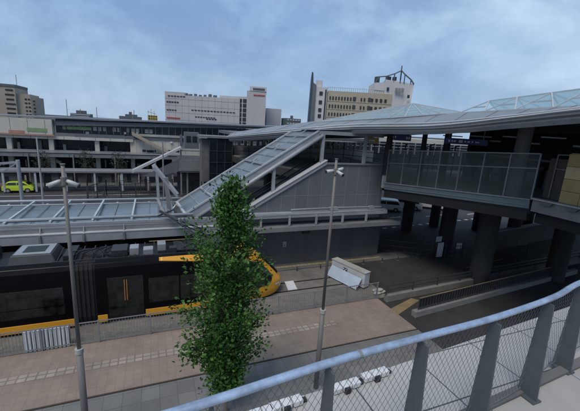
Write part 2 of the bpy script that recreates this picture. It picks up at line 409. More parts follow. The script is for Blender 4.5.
for i in range(6):
    a = -3.9 + i * .34; mk.tube([(a, 17.0 + .2 * (i % 3), 3.2), (a + .3, 17.3, 3.42), (a + .7, 17.5 + .1 * i, 3.38), (a + 1.0, 17.2, 3.2)], .03, 6)
for i in range(10): mk.bar((-4.1 + .45 * i, 16.8, 3.15), (-4.1 + .45 * i, 18.3, 3.3), .04)
mk.bar((-4.2, 16.62, 3.22), (3.8, 16.62, 3.22), .05, .05); mk.build('roof_cables', 'black_paint', T)
box(-.3, 3.0, 18.65, 18.70, 3.2, 3.24).build('roof_rail', 'line_ochre', T)
mk = MB()
for y in (17.2, 18.2):
    mk.bar((1.2, y, 3.2), (2.6, y, 3.85), .06); mk.bar((2.6, y, 3.85), (1.3, 17.7 + (y - 17.7) * .6, 4.45), .05)
mk.bar((1.3, 17.0, 4.47), (1.3, 18.4, 4.47), .08); mk.bar((1.5, 17.0, 4.47), (1.5, 18.4, 4.47), .08)
mk.box(.9, 2.8, 17.0, 18.4, 3.17, 3.24); mk.build('pantograph', 'black_paint', T)

# overhead wires and their arm
OW = thing('catenary_bracket', 'black cantilever arm holding the tram wire below the canopy edge', 'catenary', (.6, 20.2, 4.2))
mk = MB(); mk.bar((.55, 20.25, 4.35), (2.6, 18.5, 3.7), .09); mk.bar((.75, 20.25, 4.15), (2.6, 18.3, 3.2), .06); mk.bar((.3, 20.2, 4.5), (1.2, 19.4, 4.1), .12)
mk.bar((2.6, 18.5, 3.75), (2.6, 18.3, 3.15), .05); mk.bar((.2, 20.25, 4.2), (1.1, 20.25, 4.55), .08); mk.build('arm', 'steel_dark', OW)
mk = MB()
for t in (.35, .5, .75): p = L3((.55, 20.25, 4.35), (2.6, 18.5, 3.7), t); mk.tube([p, (p[0] + .12, p[1] - .1, p[2] - .04)], .085, 8)
mk.split('insulator', 'steel_grey', OW)
tag(MB().tube([(-60, 17.7, 5.05), (-20, 17.7, 4.75), (2, 17.7, 4.52), (14, 17.7, 4.7)], .012, 5).build('contact_wire', 'steel_dark'), 'thin overhead contact wire strung above the tram roof', 'wire')

# ------------------------------------------------------------------ trackside fence
FY = 14.82
F = thing('guard_fence', 'long grey steel railing between the brown paving and the tram track', 'fence', (-20, FY, .1))
mk = MB()
for z in (.22, 1.12): mk.box(-25, 12.05, FY - .018, FY + .018, z - .018, z + .018)
mk.build('rail', 'steel_grey', F)
x = -25; mk = MB()
while x < 12.0: mk.box(x - .007, x + .007, FY - .007, FY + .007, .24, 1.10); x += .115
o = mk.build('balusters', 'steel_grey', F)
i = 0; x = -24.9
while x < 12.1:
    box(x - .03, x + .03, FY - .03, FY + .03, .1, 1.16).build('post', 'steel_grey', F); x += 2.05
P = thing('slatted_panel', 'white and grey striped slatted panel fixed behind the fence', 'panel', (-4.2, 14.98, 0))
box(-5.02, -3.42, 15.0, 15.05, .05, .98).build('backing', 'steel_grey', P)
mk = MB()
for i in range(11): mk.box(-5.0 + i * .145, -4.90 + i * .145, 14.85, 14.93, .12, 1.02)
mk.build('slats', 'white_paint', P)

# ------------------------------------------------------------------ things around the track end
B = thing('relay_cabinet', 'low white metal cabinet across the rails beyond the tram nose', 'cabinet', (11.9, 17.2, 0))
# cabinet slants across the tracks
ax = Vector((-.32, 1.0, 0)).normalized(); nx = Vector((1, .32, 0)).normalized()
c0 = Vector((11.72, 16.05, 0))
def cab(a, b, z0, z1, l0, l1): # a,b along normal; l along axis
    pts = [c0 + nx * a + ax * l0, c0 + nx * b + ax * l0, c0 + nx * b + ax * l1, c0 + nx * a + ax * l1]
    return MB().prism([(p.x, p.y) for p in pts], z0, z1)
cab(.28, .80, .12, 1.08, 0, 2.8).build('housing', 'box_white', B, bevel=.02)
cab(.25, .83, 1.08, 1.12, -.03, 2.83).build('lid', 'concrete_pale', B)
cab(.35, .78, 0, .12, .1, 2.7).build('plinth', 'steel_dark', B)
cab(.22, .275, .62, .90, 1.42, 1.72).build('emblem_plate', 'black_paint', B)
e = MB()
for i in range(3):
    for j in range(3):
        if (i + j) % 2 == 0:
            pts = [c0 + nx * .21 + ax * (1.43 + i * .095), c0 + nx * .218 + ax * (1.43 + i * .095), c0 + nx * .218 + ax * (1.51 + i * .095), c0 + nx * .21 + ax * (1.51 + i * .095)]
            e.prism([(p.x, p.y) for p in pts], .63 + j * .09, .71 + j * .09)
e.build('emblem_marks', 'white_paint', B)
LB = thing('leaning_board', 'pale blue board leaning against the side of the white cabinet', 'board', (11.6, 17.4, 0))
q = [c0 + nx * -.25 + ax * .15, c0 + nx * -.25 + ax * 2.7]; r = [c0 + nx * .2 + ax * .15 + Vector((0, 0, .72)), c0 + nx * .2 + ax * 2.7 + Vector((0, 0, .72))]
mk = MB(); th = nx * .03
mk.hexa([q[0] + Vector((0, 0, .1)), q[1] + Vector((0, 0, .1)), r[1], r[0]], [q[0] + th + Vector((0, 0, .1)), q[1] + th + Vector((0, 0, .1)), r[1] + th, r[0] + th])
mk.build('sheet', 'plate_blue', LB)
mk = MB()
for a in (q[0], q[1]): mk.bar((a.x, a.y, 0.03), (a.x + .05, a.y, .3), .05)
mk.split('foot', 'steel_grey', LB)
o = MB().prism([(7.35, 17.2), (7.95, 17.2), (8.15, 18.35), (7.55, 18.35)], .05, .075).build('track_mat', 'white_paint'); tag(o, 'white rectangular mat on the rails just ahead of the tram', 'mat')
j = 0
pos = ['first low bollard right of the tram nose beside the platform', 'low bollard between the tram nose and the lamp pole', 'low bollard behind the white cabinet by the yellow strip',
       'low bollard right of the white cabinet by the yellow strip', 'low bollard at the far end of the yellow platform strip', 'low bollard in the shade under the footbridge edge']
for k, x in enumerate((9.0, 10.8, 14.4, 16.1, 17.6, 19.5)):
    t = thing('track_bollard', pos[k], 'bollard', (x, 19.75, 0), 'low bollards along the platform ramp')
    MB().tube([(x, 19.75, 0), (x, 19.75, .34)], .045, 8).build('post', 'steel_dark', t)
    box(x - .07, x + .07, 19.68, 19.82, 0, .03).build('foot', 'concrete', t)

# barriers at right: concrete kerb walls with rails
def barrier(name, a, b, h, label, rail=0.0, wth=.32):
    t = thing(name, label, 'barrier', (a[0], a[1], 0))
    MB().bar((a[0], a[1], h / 2), (b[0], b[1], h / 2), wth, h).build('base_wall', 'concrete', t, bevel=.02)
    if rail:
        d = Vector((b[0] - a[0], b[1] - a[1], 0)); n = max(2, int(d.length / 2))
        for z in ([h + rail * .55, h + rail] if rail > .4 else [h + rail]):
            MB().bar((a[0], a[1], z), (b[0], b[1], z), .05).build('rail', 'steel_dark', t)
        for i in range(n + 1):
            p = (a[0] + d.x * i / n, a[1] + d.y * i / n)
            box(p[0] - .03, p[0] + .03, p[1] - .03, p[1] + .03, h, h + rail).build('post', 'steel_dark', t)
    return t
barrier('road_barrier', (12.45, 14.55), (33, 15.6), .42, 'long low concrete barrier with dark rails beyond the paving corner', .55)
t = barrier('road_barrier', (12.9, 12.7), (30, 14.2), .35, 'nearer concrete barrier topped by brown fence panels', .0)
mk = MB(); d = Vector((17.1, 1.5, 0)).normalized()
for i in range(60):
    p = Vector((13.2, 12.72, 0)) + d * i * .22; mk.bar((p.x, p.y, .35), (p.x, p.y, 1.0), .035)
mk.bar((13.2, 12.72, 1.02), (26.4, 13.88, 1.02), .05); mk.bar((13.2, 12.72, .45), (26.4, 13.88, .45), .05); mk.build('railing', 'steel_dark', t)
MB().bar((13.25, 12.75, .7), (26.4, 13.9, .7), .02, .5).build('panel', 'black_paint', t)
MB().bar((13.2, 12.72, 1.055), (26.4, 13.88, 1.055), .05, .02).build('top_strip', 'line_ochre', t)
o = thing('sandbag_heap', 'small heap of pale sandbags where the fence meets the barrier', 'sandbags', (12.6, 15.6, 0))
for i, (x, y, z) in enumerate(((12.5, 15.4, .1), (12.9, 15.5, .1), (12.65, 15.75, .1), (12.7, 15.5, .25))):
    MB().grid(lambda u, v: (x + .28 * math.cos(2 * PI * u) * math.sin(PI * v), y + .17 * math.sin(2 * PI * u) * math.sin(PI * v), z + .09 * math.cos(PI * v)), 12, 8).build('sandbag', 'concrete_pale', o, smooth=True)
# striped notice panels under the bridge
for k, (x, y, w_, z0, z1, lab) in enumerate(((21.0, 19.3, .85, .15, 1.35, 'tall pale striped barrier board standing under the footbridge'), (22.9, 19.2, .8, .7, 1.2, 'small pale striped board on a post under the footbridge'), (21.35, 19.9, .8, 1.2, 1.65, 'small pale board behind and above the tall striped board'))):
    t = thing('barrier_board', lab, 'board', (x, y, 0))
    n = int(w_ / .17); mk = MB()
    for i in range(n): mk.box(x + i * .17, x + i * .17 + .115, y - .02, y + .02, z0, z1)
    mk.build('stripes', 'white_paint', t)
    mk = MB(); mk.box(x - .06, x, y - .03, y + .03, 0, z1 + .1); mk.box(x + w_, x + w_ + .06, y - .03, y + .03, 0, z1 + .1); mk.split('post', 'steel_dark', t)
t = thing('mesh_fence', 'dark steel fence running behind the striped boards', 'fence', (20, 19.6, 0))
mk = MB(); pts = [(17.2, 22.0), (20.2, 20.1), (22, 19.35), (25.5, 18.2), (30, 17.9)]
for a, b in zip(pts, pts[1:]):
    for z in (.15, .6, 1.05): mk.bar((*a, z), (*b, z), .035)
    n = int(math.dist(a, b) / .3)
    for i in range(n): p = L3((*a, 0), (*b, 0), i / n); mk.bar((p[0], p[1], 0), (p[0], p[1], 1.05), .03)
mk.build('rails', 'steel_dark', t)
mk = MB()
for a in pts: mk.box(a[0] - .05, a[0] + .05, a[1] - .05, a[1] + .05, 0, 1.9 if a[0] < 21 else 1.2)
mk.split('post', 'steel_dark', t)

# ------------------------------------------------------------------ lamp poles with floodlights
def lamp(x, y, top, label, rots):
    t = thing('floodlight_pole', label, 'lamp post', (x, y, .1), 'floodlight poles along the footway')
    MB().tube([(x, y, .1), (x, y, 3.35)], .092, 16, .088).build('lower_shaft', 'pole_grey', t, smooth=True)
    MB().tube([(x, y, 3.35), (x, y, top)], .052, 14, .042).build('upper_shaft', 'pole_grey', t, smooth=True)
    MB().tube([(x, y, 3.28), (x, y, 3.42)], .104, 16).build('collar', 'concrete_pale', t)
    MB().tube([(x, y, .1), (x, y, .16)], .22, 16).build('base_plate', 'steel_grey', t)
    MB().tube([(x, y, top), (x, y, top + .02)], .058, 12).build('cap', 'pole_grey', t)
    MB().tube([(x, y, top - .5), (x, y, top - .30)], .075, 12).build('bracket_collar', 'pole_grey', t)
    for k, (az, el, l) in enumerate(rots):
        d = Vector((math.cos(az) * math.cos(el), math.sin(az) * math.cos(el), math.sin(el)))
        p0 = Vector((x, y, top - .36)) + d * .07; l *= .56
        h = MB().tube([p0, p0 + d * l * .25, p0 + d * l], .04, 14, .062).build('floodlight', 'lamp_body', t, smooth=True)
        MB().tube([p0 + d * l * .97, p0 + d * (l * .97 + .03)], .054, 14).build('lens', 'window_dark', h)
        MB().bar(p0 - d * .08, p0 + d * .06, .035).build('arm', 'pole_grey', h)
    return t
lamp(-2.0, 9.5, 8.42, 'leftmost tall grey pole carrying two tilted cylindrical floodlights', ((math.radians(192), -.42, .52), (math.radians(-16), -.42, .50)))
lamp(5.44, 9.5, 8.72, 'tall grey pole right of the tree with floodlights at its top', ((math.radians(185), -.12, .5), (math.radians(-70), -.35, .46), (math.radians(-25), .25, .30)))

# ------------------------------------------------------------------ street tree
def leaves(fn, n, size, mname, parent, name='crown', seed=1):
    rnd = random.Random(seed); mk = MB()
    for i in range(n):
        p, od = fn(rnd)
        d = (od + Vector((rnd.uniform(-1, 1), rnd.uniform(-1, 1), rnd.uniform(-.9, .5)))).normalized()
        u = d.cross(Vector((rnd.uniform(-1, 1), rnd.uniform(-1, 1), rnd.uniform(-1, 1)))).normalized(); s = size * rnd.uniform(.6, 1.25)
        nn = d.cross(u).normalized()
        a = p; b = p + d * s * .5 + u * s * .36 + nn * s * .08; c = p + d * s * 1.05 - nn * s * .1; e = p + d * s * .5 - u * s * .36 + nn * s * .08
        i0 = len(mk.v); mk.v += [tuple(a), tuple(b), tuple(c), tuple(e)]; mk.f += [(i0, i0 + 1, i0 + 2), (i0, i0 + 2, i0 + 3)]
    me = bpy.data.meshes.new(name); off = parent.location
    me.from_pydata([tuple(Vector(v) - off) for v in mk.v], [], mk.f); me.materials.append(M[mname])
    if mname == 'leaf': me.materials.append(M['leaf_light'])
    if mname == 'leaf':
        for q in me.polygons:
            q.material_index = 1 if (q.index // 2) % 7 in (0, 3) else 0
    o = bpy.data.objects.new(name, me); C.objects.link(o); o.parent = parent; return o
TX, TY = 2.05, 9.5
tr = thing('street_tree', 'tall slim green tree growing in the footway in front of the tram', 'tree', (TX, TY, .1))
rnd = random.Random(11)
tk = MB(); tk.tube([(TX, TY, .1), (TX + .03, TY, 1.6), (TX - .03, TY + .03, 3.4), (TX + .05, TY, 5.2), (TX - .02, TY, 7.1)], .075, 8, .012)
tips = []
def rad(z):    # crown radius against height
    P = [(.9, .35), (1.6, .75), (2.6, 1.02), (3.6, 1.18), (4.4, 1.36), (5.0, 1.42), (5.7, 1.42), (6.3, 1.25), (6.8, .98), (7.2, .68), (7.6, .3), (7.8, .08)]
    for (a, b), (c, d) in zip(P, P[1:]):
        if z <= c: return lerp(b, d, max(0, (z - a) / (c - a)))
    return .1
for i in range(190):
    z = .8 + 6.6 * (i / 190) ** .95; az = i * 2.399 + rnd.uniform(-.4, .4)
    R_ = (.84 if z < 3.6 else (1.02 if z < 6.3 else .85)) * rad(z + .45) * rnd.uniform(.55, 1.05) * (.9 + .16 * math.sin(z * 2.9 + az * 1.0) + .08 * math.sin(z * 7 + 2 * az))
    z0 = z - R_ * .55 + .1
    if math.sin(z * 3.7 + az) > .86: continue
    b = Vector((TX, TY, max(.7, z0))); c = Vector((TX + R_ * math.cos(az), TY + R_ * math.sin(az), min(7.75, z + .45)))
    m_ = b.lerp(c, .5) + Vector((0, 0, -.06)); tk.tube([b, m_, c], .018 if z < 6 else .012, 5, .004); tips.append((b, m_, c))
for dx_, dy_, zt in ((.02, 0, 8.05), (.22, .05, 7.95), (-.22, 0, 7.7), (.1, -.1, 7.8)):
    b = Vector((TX, TY, 6.7)); c = Vector((TX + dx_, TY + dy_, zt)); m_ = b.lerp(c, .5); tk.tube([b, m_, c], .012, 5, .003); tips += [(b, m_, c)] * 2
# a loose sprig low on the left
for dx_, dz in ((-1.3, 3.0), (-1.2, 2.65), (-1.1, 3.3), (1.15, 2.6), (1.15, 3.6)):
    b = Vector((TX, TY, dz - .8)); c = Vector((TX + dx_, TY - .1, dz)); m_ = b.lerp(c, .55); tk.tube([b, m_, c], .014, 5, .004); tips += [(b, m_, c)] * 2
tk.build('trunk', 'bark', tr)
def crown(rn):
    b, m_, c = tips[rn.randrange(len(tips))]
    t = rn.random() ** .7
    p = b.lerp(m_, t * 2) if t < .5 else m_.lerp(c, t * 2 - 1)
    s = .06 + .11 * t
    p = p + Vector((rn.gauss(0, s), rn.gauss(0, s), rn.gauss(0, s)))
    return p, (c - b).normalized() * .9
leaves(crown, 21000, .115, 'leaf', tr, seed=5)

# ------------------------------------------------------------------ platform canopy (long roof beside the tram)
CP = thing('platform_canopy', 'long low steel platform canopy with blue roof sheets behind the tram', 'canopy', (-10, 22, .34))
X0, X1 = -32.0, 1.2
box(X0, 16.4, 20.25, 20.40, 3.72, 3.98).build('front_beam', 'steel_pale', CP)
box(X0, 5.2, 20.02, 20.24, 2.98, 3.42).build('fascia', 'steel_pale', CP)
box(X0, 5.2, 20.26, 20.34, 3.40, 3.72).build('fascia_back', 'steel_grey', CP)
box(X0, 5.2, 20.0, 20.26, 3.43, 3.48).build('gutter', 'steel_white', CP)
mk = MB(); mk.tube([(X0, 20.75, 4.08), (X1 + 1, 20.75, 4.08)], .10, 10); mk.tube([(X0, 21.1, 4.02), (X1 + 1, 21.1, 4.02)], .06, 8); mk.tube([(X0, 25.6, 4.05), (X1 + .4, 25.6, 4.05)], .085, 10); mk.tube([(X0, 24.6, 4.0), (X1 + .4, 24.6, 4.0)], .05, 8)
mk.build('edge_tube', 'steel_white', CP, smooth=True)
MB().quad((X0, 21.1, 3.72), (X1, 21.1, 3.72), (X1, 25.5, 3.86), (X0, 25.5, 3.86)).build('roof_sheet', 'canopy_sheet', CP)
mk = MB(); x = -1.2; 
xs = []
while x > X0: xs.append(x); x -= 1.95
for x in xs: mk.bar((x, 20.4, 4.0), (x, 25.6, 4.02), .10, .14)
mk.build('rafters', 'steel_white', CP)
mk = MB()
for x in xs:
    mk.bar((x + .9, 21.1, 3.80), (x + .9, 25.5, 3.9), .03, .03); mk.box(x - .45, x - .35, 19.94, 20.02, 2.98, 3.45); mk.bar((x - .4, 20.1, 3.45), (x - .4, 20.35, 3.95), .05)
    mk.bar((x + .9, 20.45, 3.75), (x + .75, 20.75, 4.1), .03)
mk.split('bracket', 'steel_grey', CP)
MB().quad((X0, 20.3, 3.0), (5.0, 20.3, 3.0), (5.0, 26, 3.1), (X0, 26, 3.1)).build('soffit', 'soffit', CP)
mk = MB()
for x in (-3.9, -2.0, -8, -9.9, 2.2, -14, -16): mk.box(x - .1, x + .1, 22.4, 22.6, .34, 3.05)
mk.split('column', 'steel_dark', CP)
box(-30, 4.6, 26.2, 26.35, .34, 1.5).build('rear_screen', 'glass_rail', CP)
# benches and band seen below the canopy
t = thing('platform_screen', 'brown and grey screen wall along the back of the platform', 'screen', (-8, 25, .34))
box(-26, 3, 24.8, 24.9, .34, 1.7).build('panel', 'esc_brown', t); box(-26, 3, 24.78, 24.92, 1.7, 1.78).build('cap_rail', 'steel_white', t)

# ------------------------------------------------------------------ ledge roof + walls of the stair block
SB = thing('stair_block', 'grey panelled wall block enclosing the stairs up to the footbridge', 'building', (11, 21.5, 0))
wall = [(4.9, 3.75), (16.1, 3.75), (16.1, 7.33), (11.1, 7.33), (5.3, 3.98)]
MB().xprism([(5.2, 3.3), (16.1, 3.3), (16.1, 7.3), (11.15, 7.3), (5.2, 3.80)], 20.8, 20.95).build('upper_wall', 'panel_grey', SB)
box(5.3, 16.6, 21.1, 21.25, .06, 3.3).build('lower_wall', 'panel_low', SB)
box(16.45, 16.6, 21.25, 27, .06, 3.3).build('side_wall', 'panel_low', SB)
box(15.95, 16.1, 20.95, 27, 3.3, 7.3).build('side_wall', 'panel_grey', SB)
mk = MB()
x = 6.0
while x < 16:
    zt = 7.3 if x > 11.15 else lerp(3.8, 7.3, (x - 5.2) / 5.95)
    mk.box(x - .008, x + .008, 20.792, 20.80, 4.1, zt); x += .98
mk.box(6.9, 16.1, 20.792, 20.80, 5.1, 5.118); mk.build('panel_joint', 'joint', SB)
mk = MB(); x = 6.2
while x < 16.4: mk.box(x - .01, x + .01, 21.09, 21.10, .2, 2.95); x += .98
mk.build('panel_joint', 'concrete_dark', SB)
MB().hexa([(5.2, 20.7, 3.8), (11.15, 20.7, 7.3), (11.15, 21.1, 7.3), (5.2, 21.1, 3.8)], [(5.2, 20.7, 4.02), (11.15, 20.7, 7.52), (11.15, 21.1, 7.52), (5.2, 21.1, 4.02)]).build('sloping_coping', 'steel_pale', SB)
MB().hexa([(5.0, 20.66, 3.95), (11.15, 20.66, 7.56), (11.15, 21.3, 7.56), (5.0, 21.3, 3.95)], [(5.0, 20.66, 4.0), (11.15, 20.66, 7.61), (11.15, 21.3, 7.61), (5.0, 21.3, 4.0)]).build('coping_cap', 'steel_white', SB)
box(11.15, 16.15, 20.72, 21.0, 7.3, 7.4).build('coping', 'steel_grey', SB)
for z0, z1, y0, xr, mm in ((3.86, 4.02, 19.95, 16.5, 'steel_pale'), (3.0, 3.16, 19.75, 17.3, 'steel_grey')):
    box(5.2, xr, y0 if z0 < 3.5 else 20.41, 21.1 if z0 < 3.5 else 20.79, z0, z1).build('ledge', mm, SB)
box(5.2, 17.3, 19.70, 19.78, 2.94, 3.24).build('ledge_fascia', 'steel_grey', SB)
mk = MB()
for x in (6.4, 8.4, 10.4, 12.5, 14.5): mk.box(x - .04, x + .04, 20.1, 20.3, 3.2, 3.85)
mk.tube([(8.6, 20.55, 4.2), (12, 20.55, 4.25), (16, 20.55, 4.2)], .05, 6); mk.box(11.6, 12.2, 20.45, 20.7, 4.05, 4.3); mk.box(14.9, 15.3, 20.45, 20.7, 4.05, 4.28)
mk.split('bracket', 'steel_pale', SB)
box(8.35, 8.62, 21.06, 21.09, 1.35, 1.75).build('notice_plate', 'concrete_pale', SB)
box(8.42, 8.55, 21.052, 21.06, 1.42, 1.55).build('notice_mark', 'line_ochre', SB)
tag(box(9.8, 10.4, 21.03, 21.09, 2.25, 2.4).build('wall_lamp', 'black_paint'), 'small dark lamp mounted on the lower grey wall', 'lamp')

# escalators
def esc(y0, y1, label):
    t = thing('escalator', label, 'escalator', (1.4, (y0 + y1) / 2, .34), 'escalators up to the footbridge')
    def run(dz0, dz1, ya, yb, x0=1.6, x1=11.0):
        z0, z1 = .34, 6.2
        return MB().xprism([(x0 - 1.2, z0 + dz0), (x0, z0 + dz0), (x1, z1 + dz0), (x1 + 1.4, z1 + dz0), (x1 + 1.4, z1 + dz1), (x1, z1 + dz1), (x0, z0 + dz1), (x0 - 1.2, z0 + dz1)], ya, yb)
    run(-.9, .0, y0, y1).build('truss', 'esc_brown', t)
    mk = MB()
    for i in range(48):
        xx = 1.6 + i * (9.4 / 48); zz = .34 + i * (5.86 / 48); mk.box(xx, xx + .2, y0 + .18, y1 - .18, zz, zz + .16)
    mk.build('steps', 'steel_grey', t)
    for ya in (y0 + .06, y1 - .1):
        run(.0, .85, ya, ya + .03).build('balustrade', 'glass_rail', t); run(.86, .94, ya - .03, ya + .06).build('handrail', 'black_paint', t)
esc(21.4, 22.7, 'nearer escalator climbing beside the grey panelled wall'); esc(23.1, 24.4, 'farther escalator climbing beneath the sloping glass canopy')

# stair canopy
SC = thing('stair_canopy', 'sloping steel canopy over the escalators rising to the footbridge', 'canopy', (6, 22.7, 0))
A0, A1 = Vector((1.75, 21.0, 4.05)), Vector((10.55, 21.0, 9.58)); B0, B1 = Vector((1.5, 24.6, 4.0)), Vector((10.0, 24.6, 9.42))
dn = (A1 - A0).normalized(); upn = Vector((-dn.z, 0, dn.x))
mk = MB(); mk.bar(A0, A1, .10, .10, up=upn); mk.bar(B0, B1, .10, .10, up=upn); mk.build('edge_trim', 'steel_white', SC)
MB().bar(A0 - upn * .32 + Vector((0, .03, 0)), A1 - upn * .32 + Vector((0, .03, 0)), .07, .5, up=upn).build('side_beam', 'steel_pale', SC)
MB().tube([A0 - upn * .42 + Vector((.3, -.06, 0)), A1 - upn * .42 + Vector((0, -.06, 0))], .13, 12).build('gutter_pipe', 'steel_pale', SC, smooth=True)
MB().bar(B0 - upn * .25, B1 - upn * .25, .07, .35, up=upn).build('side_beam', 'steel_pale', SC)
q = upn * -.10
MB().hexa([A0 + q, A1 + q, B1 + q, B0 + q], [A0 + q * 1.25, A1 + q * 1.25, B1 + q * 1.25, B0 + q * 1.25]).build('roof_sheet', 'canopy_sheet', SC)
for t_ in (0.0, .19, .38, .57, .76, .93):
    MB().bar(A0.lerp(A1, t_), B0.lerp(B1, t_), .12 if t_ else .16, .10).build('purlin', 'steel_white' if t_ == 0 else 'steel_pale', SC)
mk = MB()
for t_ in (.1, .29, .48, .67, .85): mk.bar(A0.lerp(A1, t_) + q * .6, B0.lerp(B1, t_) + q * .6, .04)
for t_ in (.16, .35, .54, .73):
    m0 = A0.lerp(A1, t_ + .02).lerp(B0.lerp(B1, t_ + .02), .55); mk.bar(m0 - upn * .05, m0 + upn * .28 + dn * .12, .05); mk.bar(m0 + upn * .25, m0 + upn * .25 + Vector((.4, .5, .1)), .05); mk.bar(m0, m0 + dn * .5 + Vector((0, .3, 0)), .06)
mk.bar(A0.lerp(B0, .45) + upn * .04, A1.lerp(B1, .45) + upn * .04, .05)
mk.build('glazing_bar', 'steel_pale', SC)
for i, (x, zt, zb) in enumerate(((7.4, 7.0, 5.1), (10.85, 9.3, 7.4), (14.3, 9.7, 7.4), (2.6, 4.0, .34))):
    MB().bar((x, 21.02, zb), (x, 21.02, zt), .2).build('post', 'steel_pale', SC)
box(10.5, 15.8, 20.95, 21.1, 9.3, 9.55).build('top_beam', 'steel_pale', SC)
box(10.9, 15.4, 21.0, 21.08, 8.86, 8.94).build('hanger_rail', 'steel_pale', SC)
MB().quad((10.4, 20.9, 9.6), (16, 20.9, 9.9), (16, 25, 9.9), (10.0, 25, 9.5)).build('flat_roof', 'roof_metal', SC)

# steel portal frame with slanting head beam beside canopy joint
t = thing('slanted_frame', 'pale steel post frame with slanting head beam at canopy end', 'steel frame', (.5, 22, 3.9))
mk = MB(); mk.bar((.30, 22.0, 3.3), (.22, 22.0, 6.55), .16); mk.split('post', 'steel_pale', t)
mk = MB(); mk.bar((.95, 22.0, 3.3), (.72, 22.0, 6.15), .26, .2); mk.split('post', 'steel_grey', t)
MB().bar((.02, 22.0, 6.95), (1.38, 22.0, 5.1), .22, .16, up=(0, 1, 0)).build('head_beam', 'steel_white', t)
MB().bar((.02, 22.0, 6.8), (1.38, 22.0, 4.95), .14, .24, up=(0, 1, 0)).build('head_web', 'steel_pale', t)
MB().bar((.2, 22.0, 4.9), (.75, 21.8, 3.6), .14).build('brace', 'steel_white', t)
mk = MB(); mk.tube([(.9, 21.6, 5.2), (1.1, 21.5, 4.6), (1.5, 21.4, 4.4)], .03, 6); mk.tube([(.5, 21.6, 5.0), (.4, 21.5, 4.5), (.9, 21.3, 4.2)], .03, 6); mk.build('cable', 'steel_grey', t)
# mast behind the head of that frame
tag(MB().tube([(.72, 27, 0), (.72, 27, 8.0)], .06, 8, .045).build('catenary_mast', 'steel_grey'), 'slim grey mast rising behind the slanted steel frame', 'mast')

# ------------------------------------------------------------------ footbridge
BR = thing('footbridge', 'dark covered footbridge deck on thick columns with glass balustrade', 'footbridge', (20, 18, 0))
e0, e1 = Vector((15.65, 19.95, 6.12)), Vector((17.75, 11.0, 6.78))
ed = (e1 - e0)
deckpts = [(15.65, 19.95, 6.12), (17.75, 11.0, 6.78), (40, 11.0, 6.78), (38, 24, 6.3), (27.0, 29, 6.1), (24, 40, 6.1), (8.6, 40, 6.1), (8.6, 33.5, 6.1), (12.2, 25.2, 6.1), (16.2, 25.2, 6.1), (16.2, 20.2, 6.12)]
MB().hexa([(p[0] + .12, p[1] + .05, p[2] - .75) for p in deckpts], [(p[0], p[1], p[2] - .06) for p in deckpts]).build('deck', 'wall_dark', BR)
MB().poly([(p[0] + .15, p[1], p[2] - .03) for p in deckpts]).build('deck_paving', 'paver_grey', BR)
MB().bar(e0 + Vector((-.03, 0, -.22)), e1 + Vector((-.03, 0, -.22)), .10, .46).build('fascia', 'fascia_teal', BR)
MB().bar(e0 + Vector((-.06, 0, .02)), e1 + Vector((-.06, 0, .02)), .16, .06).build('fascia_cap', 'steel_grey', BR)
MB().bar(e0 + Vector((-.10, 0, -.27)), e1 + Vector((-.10, 0, -.27)), .04, .03).build('fascia_rib', 'steel_grey', BR)
MB().bar(e0 + Vector((.25, .1, -.78)), e1 + Vector((.25, .1, -.85)), .5, .5).build('girder', 'black_void', BR)
box(15.45, 15.62, 19.95, 20.15, 5.75, 6.65).build('end_bracket', 'steel_pale', BR)
# balustrade
r0, r1 = e0 + Vector((0, 0, 2.36)), e1 + Vector((0, 0, 2.32))
MB().bar(r0, r1, .07, .06).build('top_rail', 'steel_grey', BR)
MB().bar(e0 + Vector((0, 0, 1.45)), e1 + Vector((0, 0, 1.6)), .045).build('mid_rail', 'steel_grey', BR)
n = 7
for i in range(n + 1):
    a = e0.lerp(e1, i / n); b = r0.lerp(r1, i / n); MB().bar(a + Vector((0, 0, .0)), b, .06).build('rail_post', 'steel_grey', BR)
    if i < n:
        a2 = e0.lerp(e1, (i + 1) / n); b2 = r0.lerp(r1, (i + 1) / n); f = .02
        MB().hexa([a.lerp(a2, f) + Vector((0, 0, .06)), a2.lerp(a, f) + Vector((0, 0, .06)), b2.lerp(b, f) - Vector((0, 0, .05)), b.lerp(b2, f) - Vector((0, 0, .05))],
                  [p + Vector((.012, 0, 0)) for p in (a.lerp(a2, f) + Vector((0, 0, .06)), a2.lerp(a, f) + Vector((0, 0, .06)), b2.lerp(b, f) - Vector((0, 0, .05)), b.lerp(b2, f) - Vector((0, 0, .05)))]).build('glass_pane', 'glass_rail', BR)
# rear balustrade
mk = MB()
RB = [(26.8, 11.2, 6.7), (26.4, 30, 6.1), (23.6, 39.5, 6.1), (9, 39.5, 6.1)]
for a, b in zip(RB, RB[1:]):
    for z in (.5, 1.15, 2.2): mk.bar((a[0], a[1], a[2] + z), (b[0], b[1], b[2] + z), .06)
    n = int(math.dist(a, b) / 1.6)
    for i in range(n + 1): p = L3(a, b, i / n); mk.bar(p, (p[0], p[1], p[2] + 2.2), .06)
mk.build('rear_railing', 'steel_dark', BR)
mk = MB()
for i in range(7):
    p = Vector((12.6 + i * .55, 25.4, 6.1)); mk.bar(p, p + Vector((0, 0, 1.3)), .05)
mk.bar((12.6, 25.4, 7.4), (16, 25.4, 7.4), .05); mk.bar((12.6, 25.4, 6.9), (16, 25.4, 6.9), .04); mk.build('stair_head_railing', 'steel_grey', BR)
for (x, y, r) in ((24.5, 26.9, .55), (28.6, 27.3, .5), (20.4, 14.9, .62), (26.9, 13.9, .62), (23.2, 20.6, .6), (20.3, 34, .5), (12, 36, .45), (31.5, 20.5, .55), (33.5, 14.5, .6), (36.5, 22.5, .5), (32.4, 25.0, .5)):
    MB().tube([(x, y, 0), (x, y, 5.5)], r, 20).build('column', 'column_dark', BR, smooth=False)
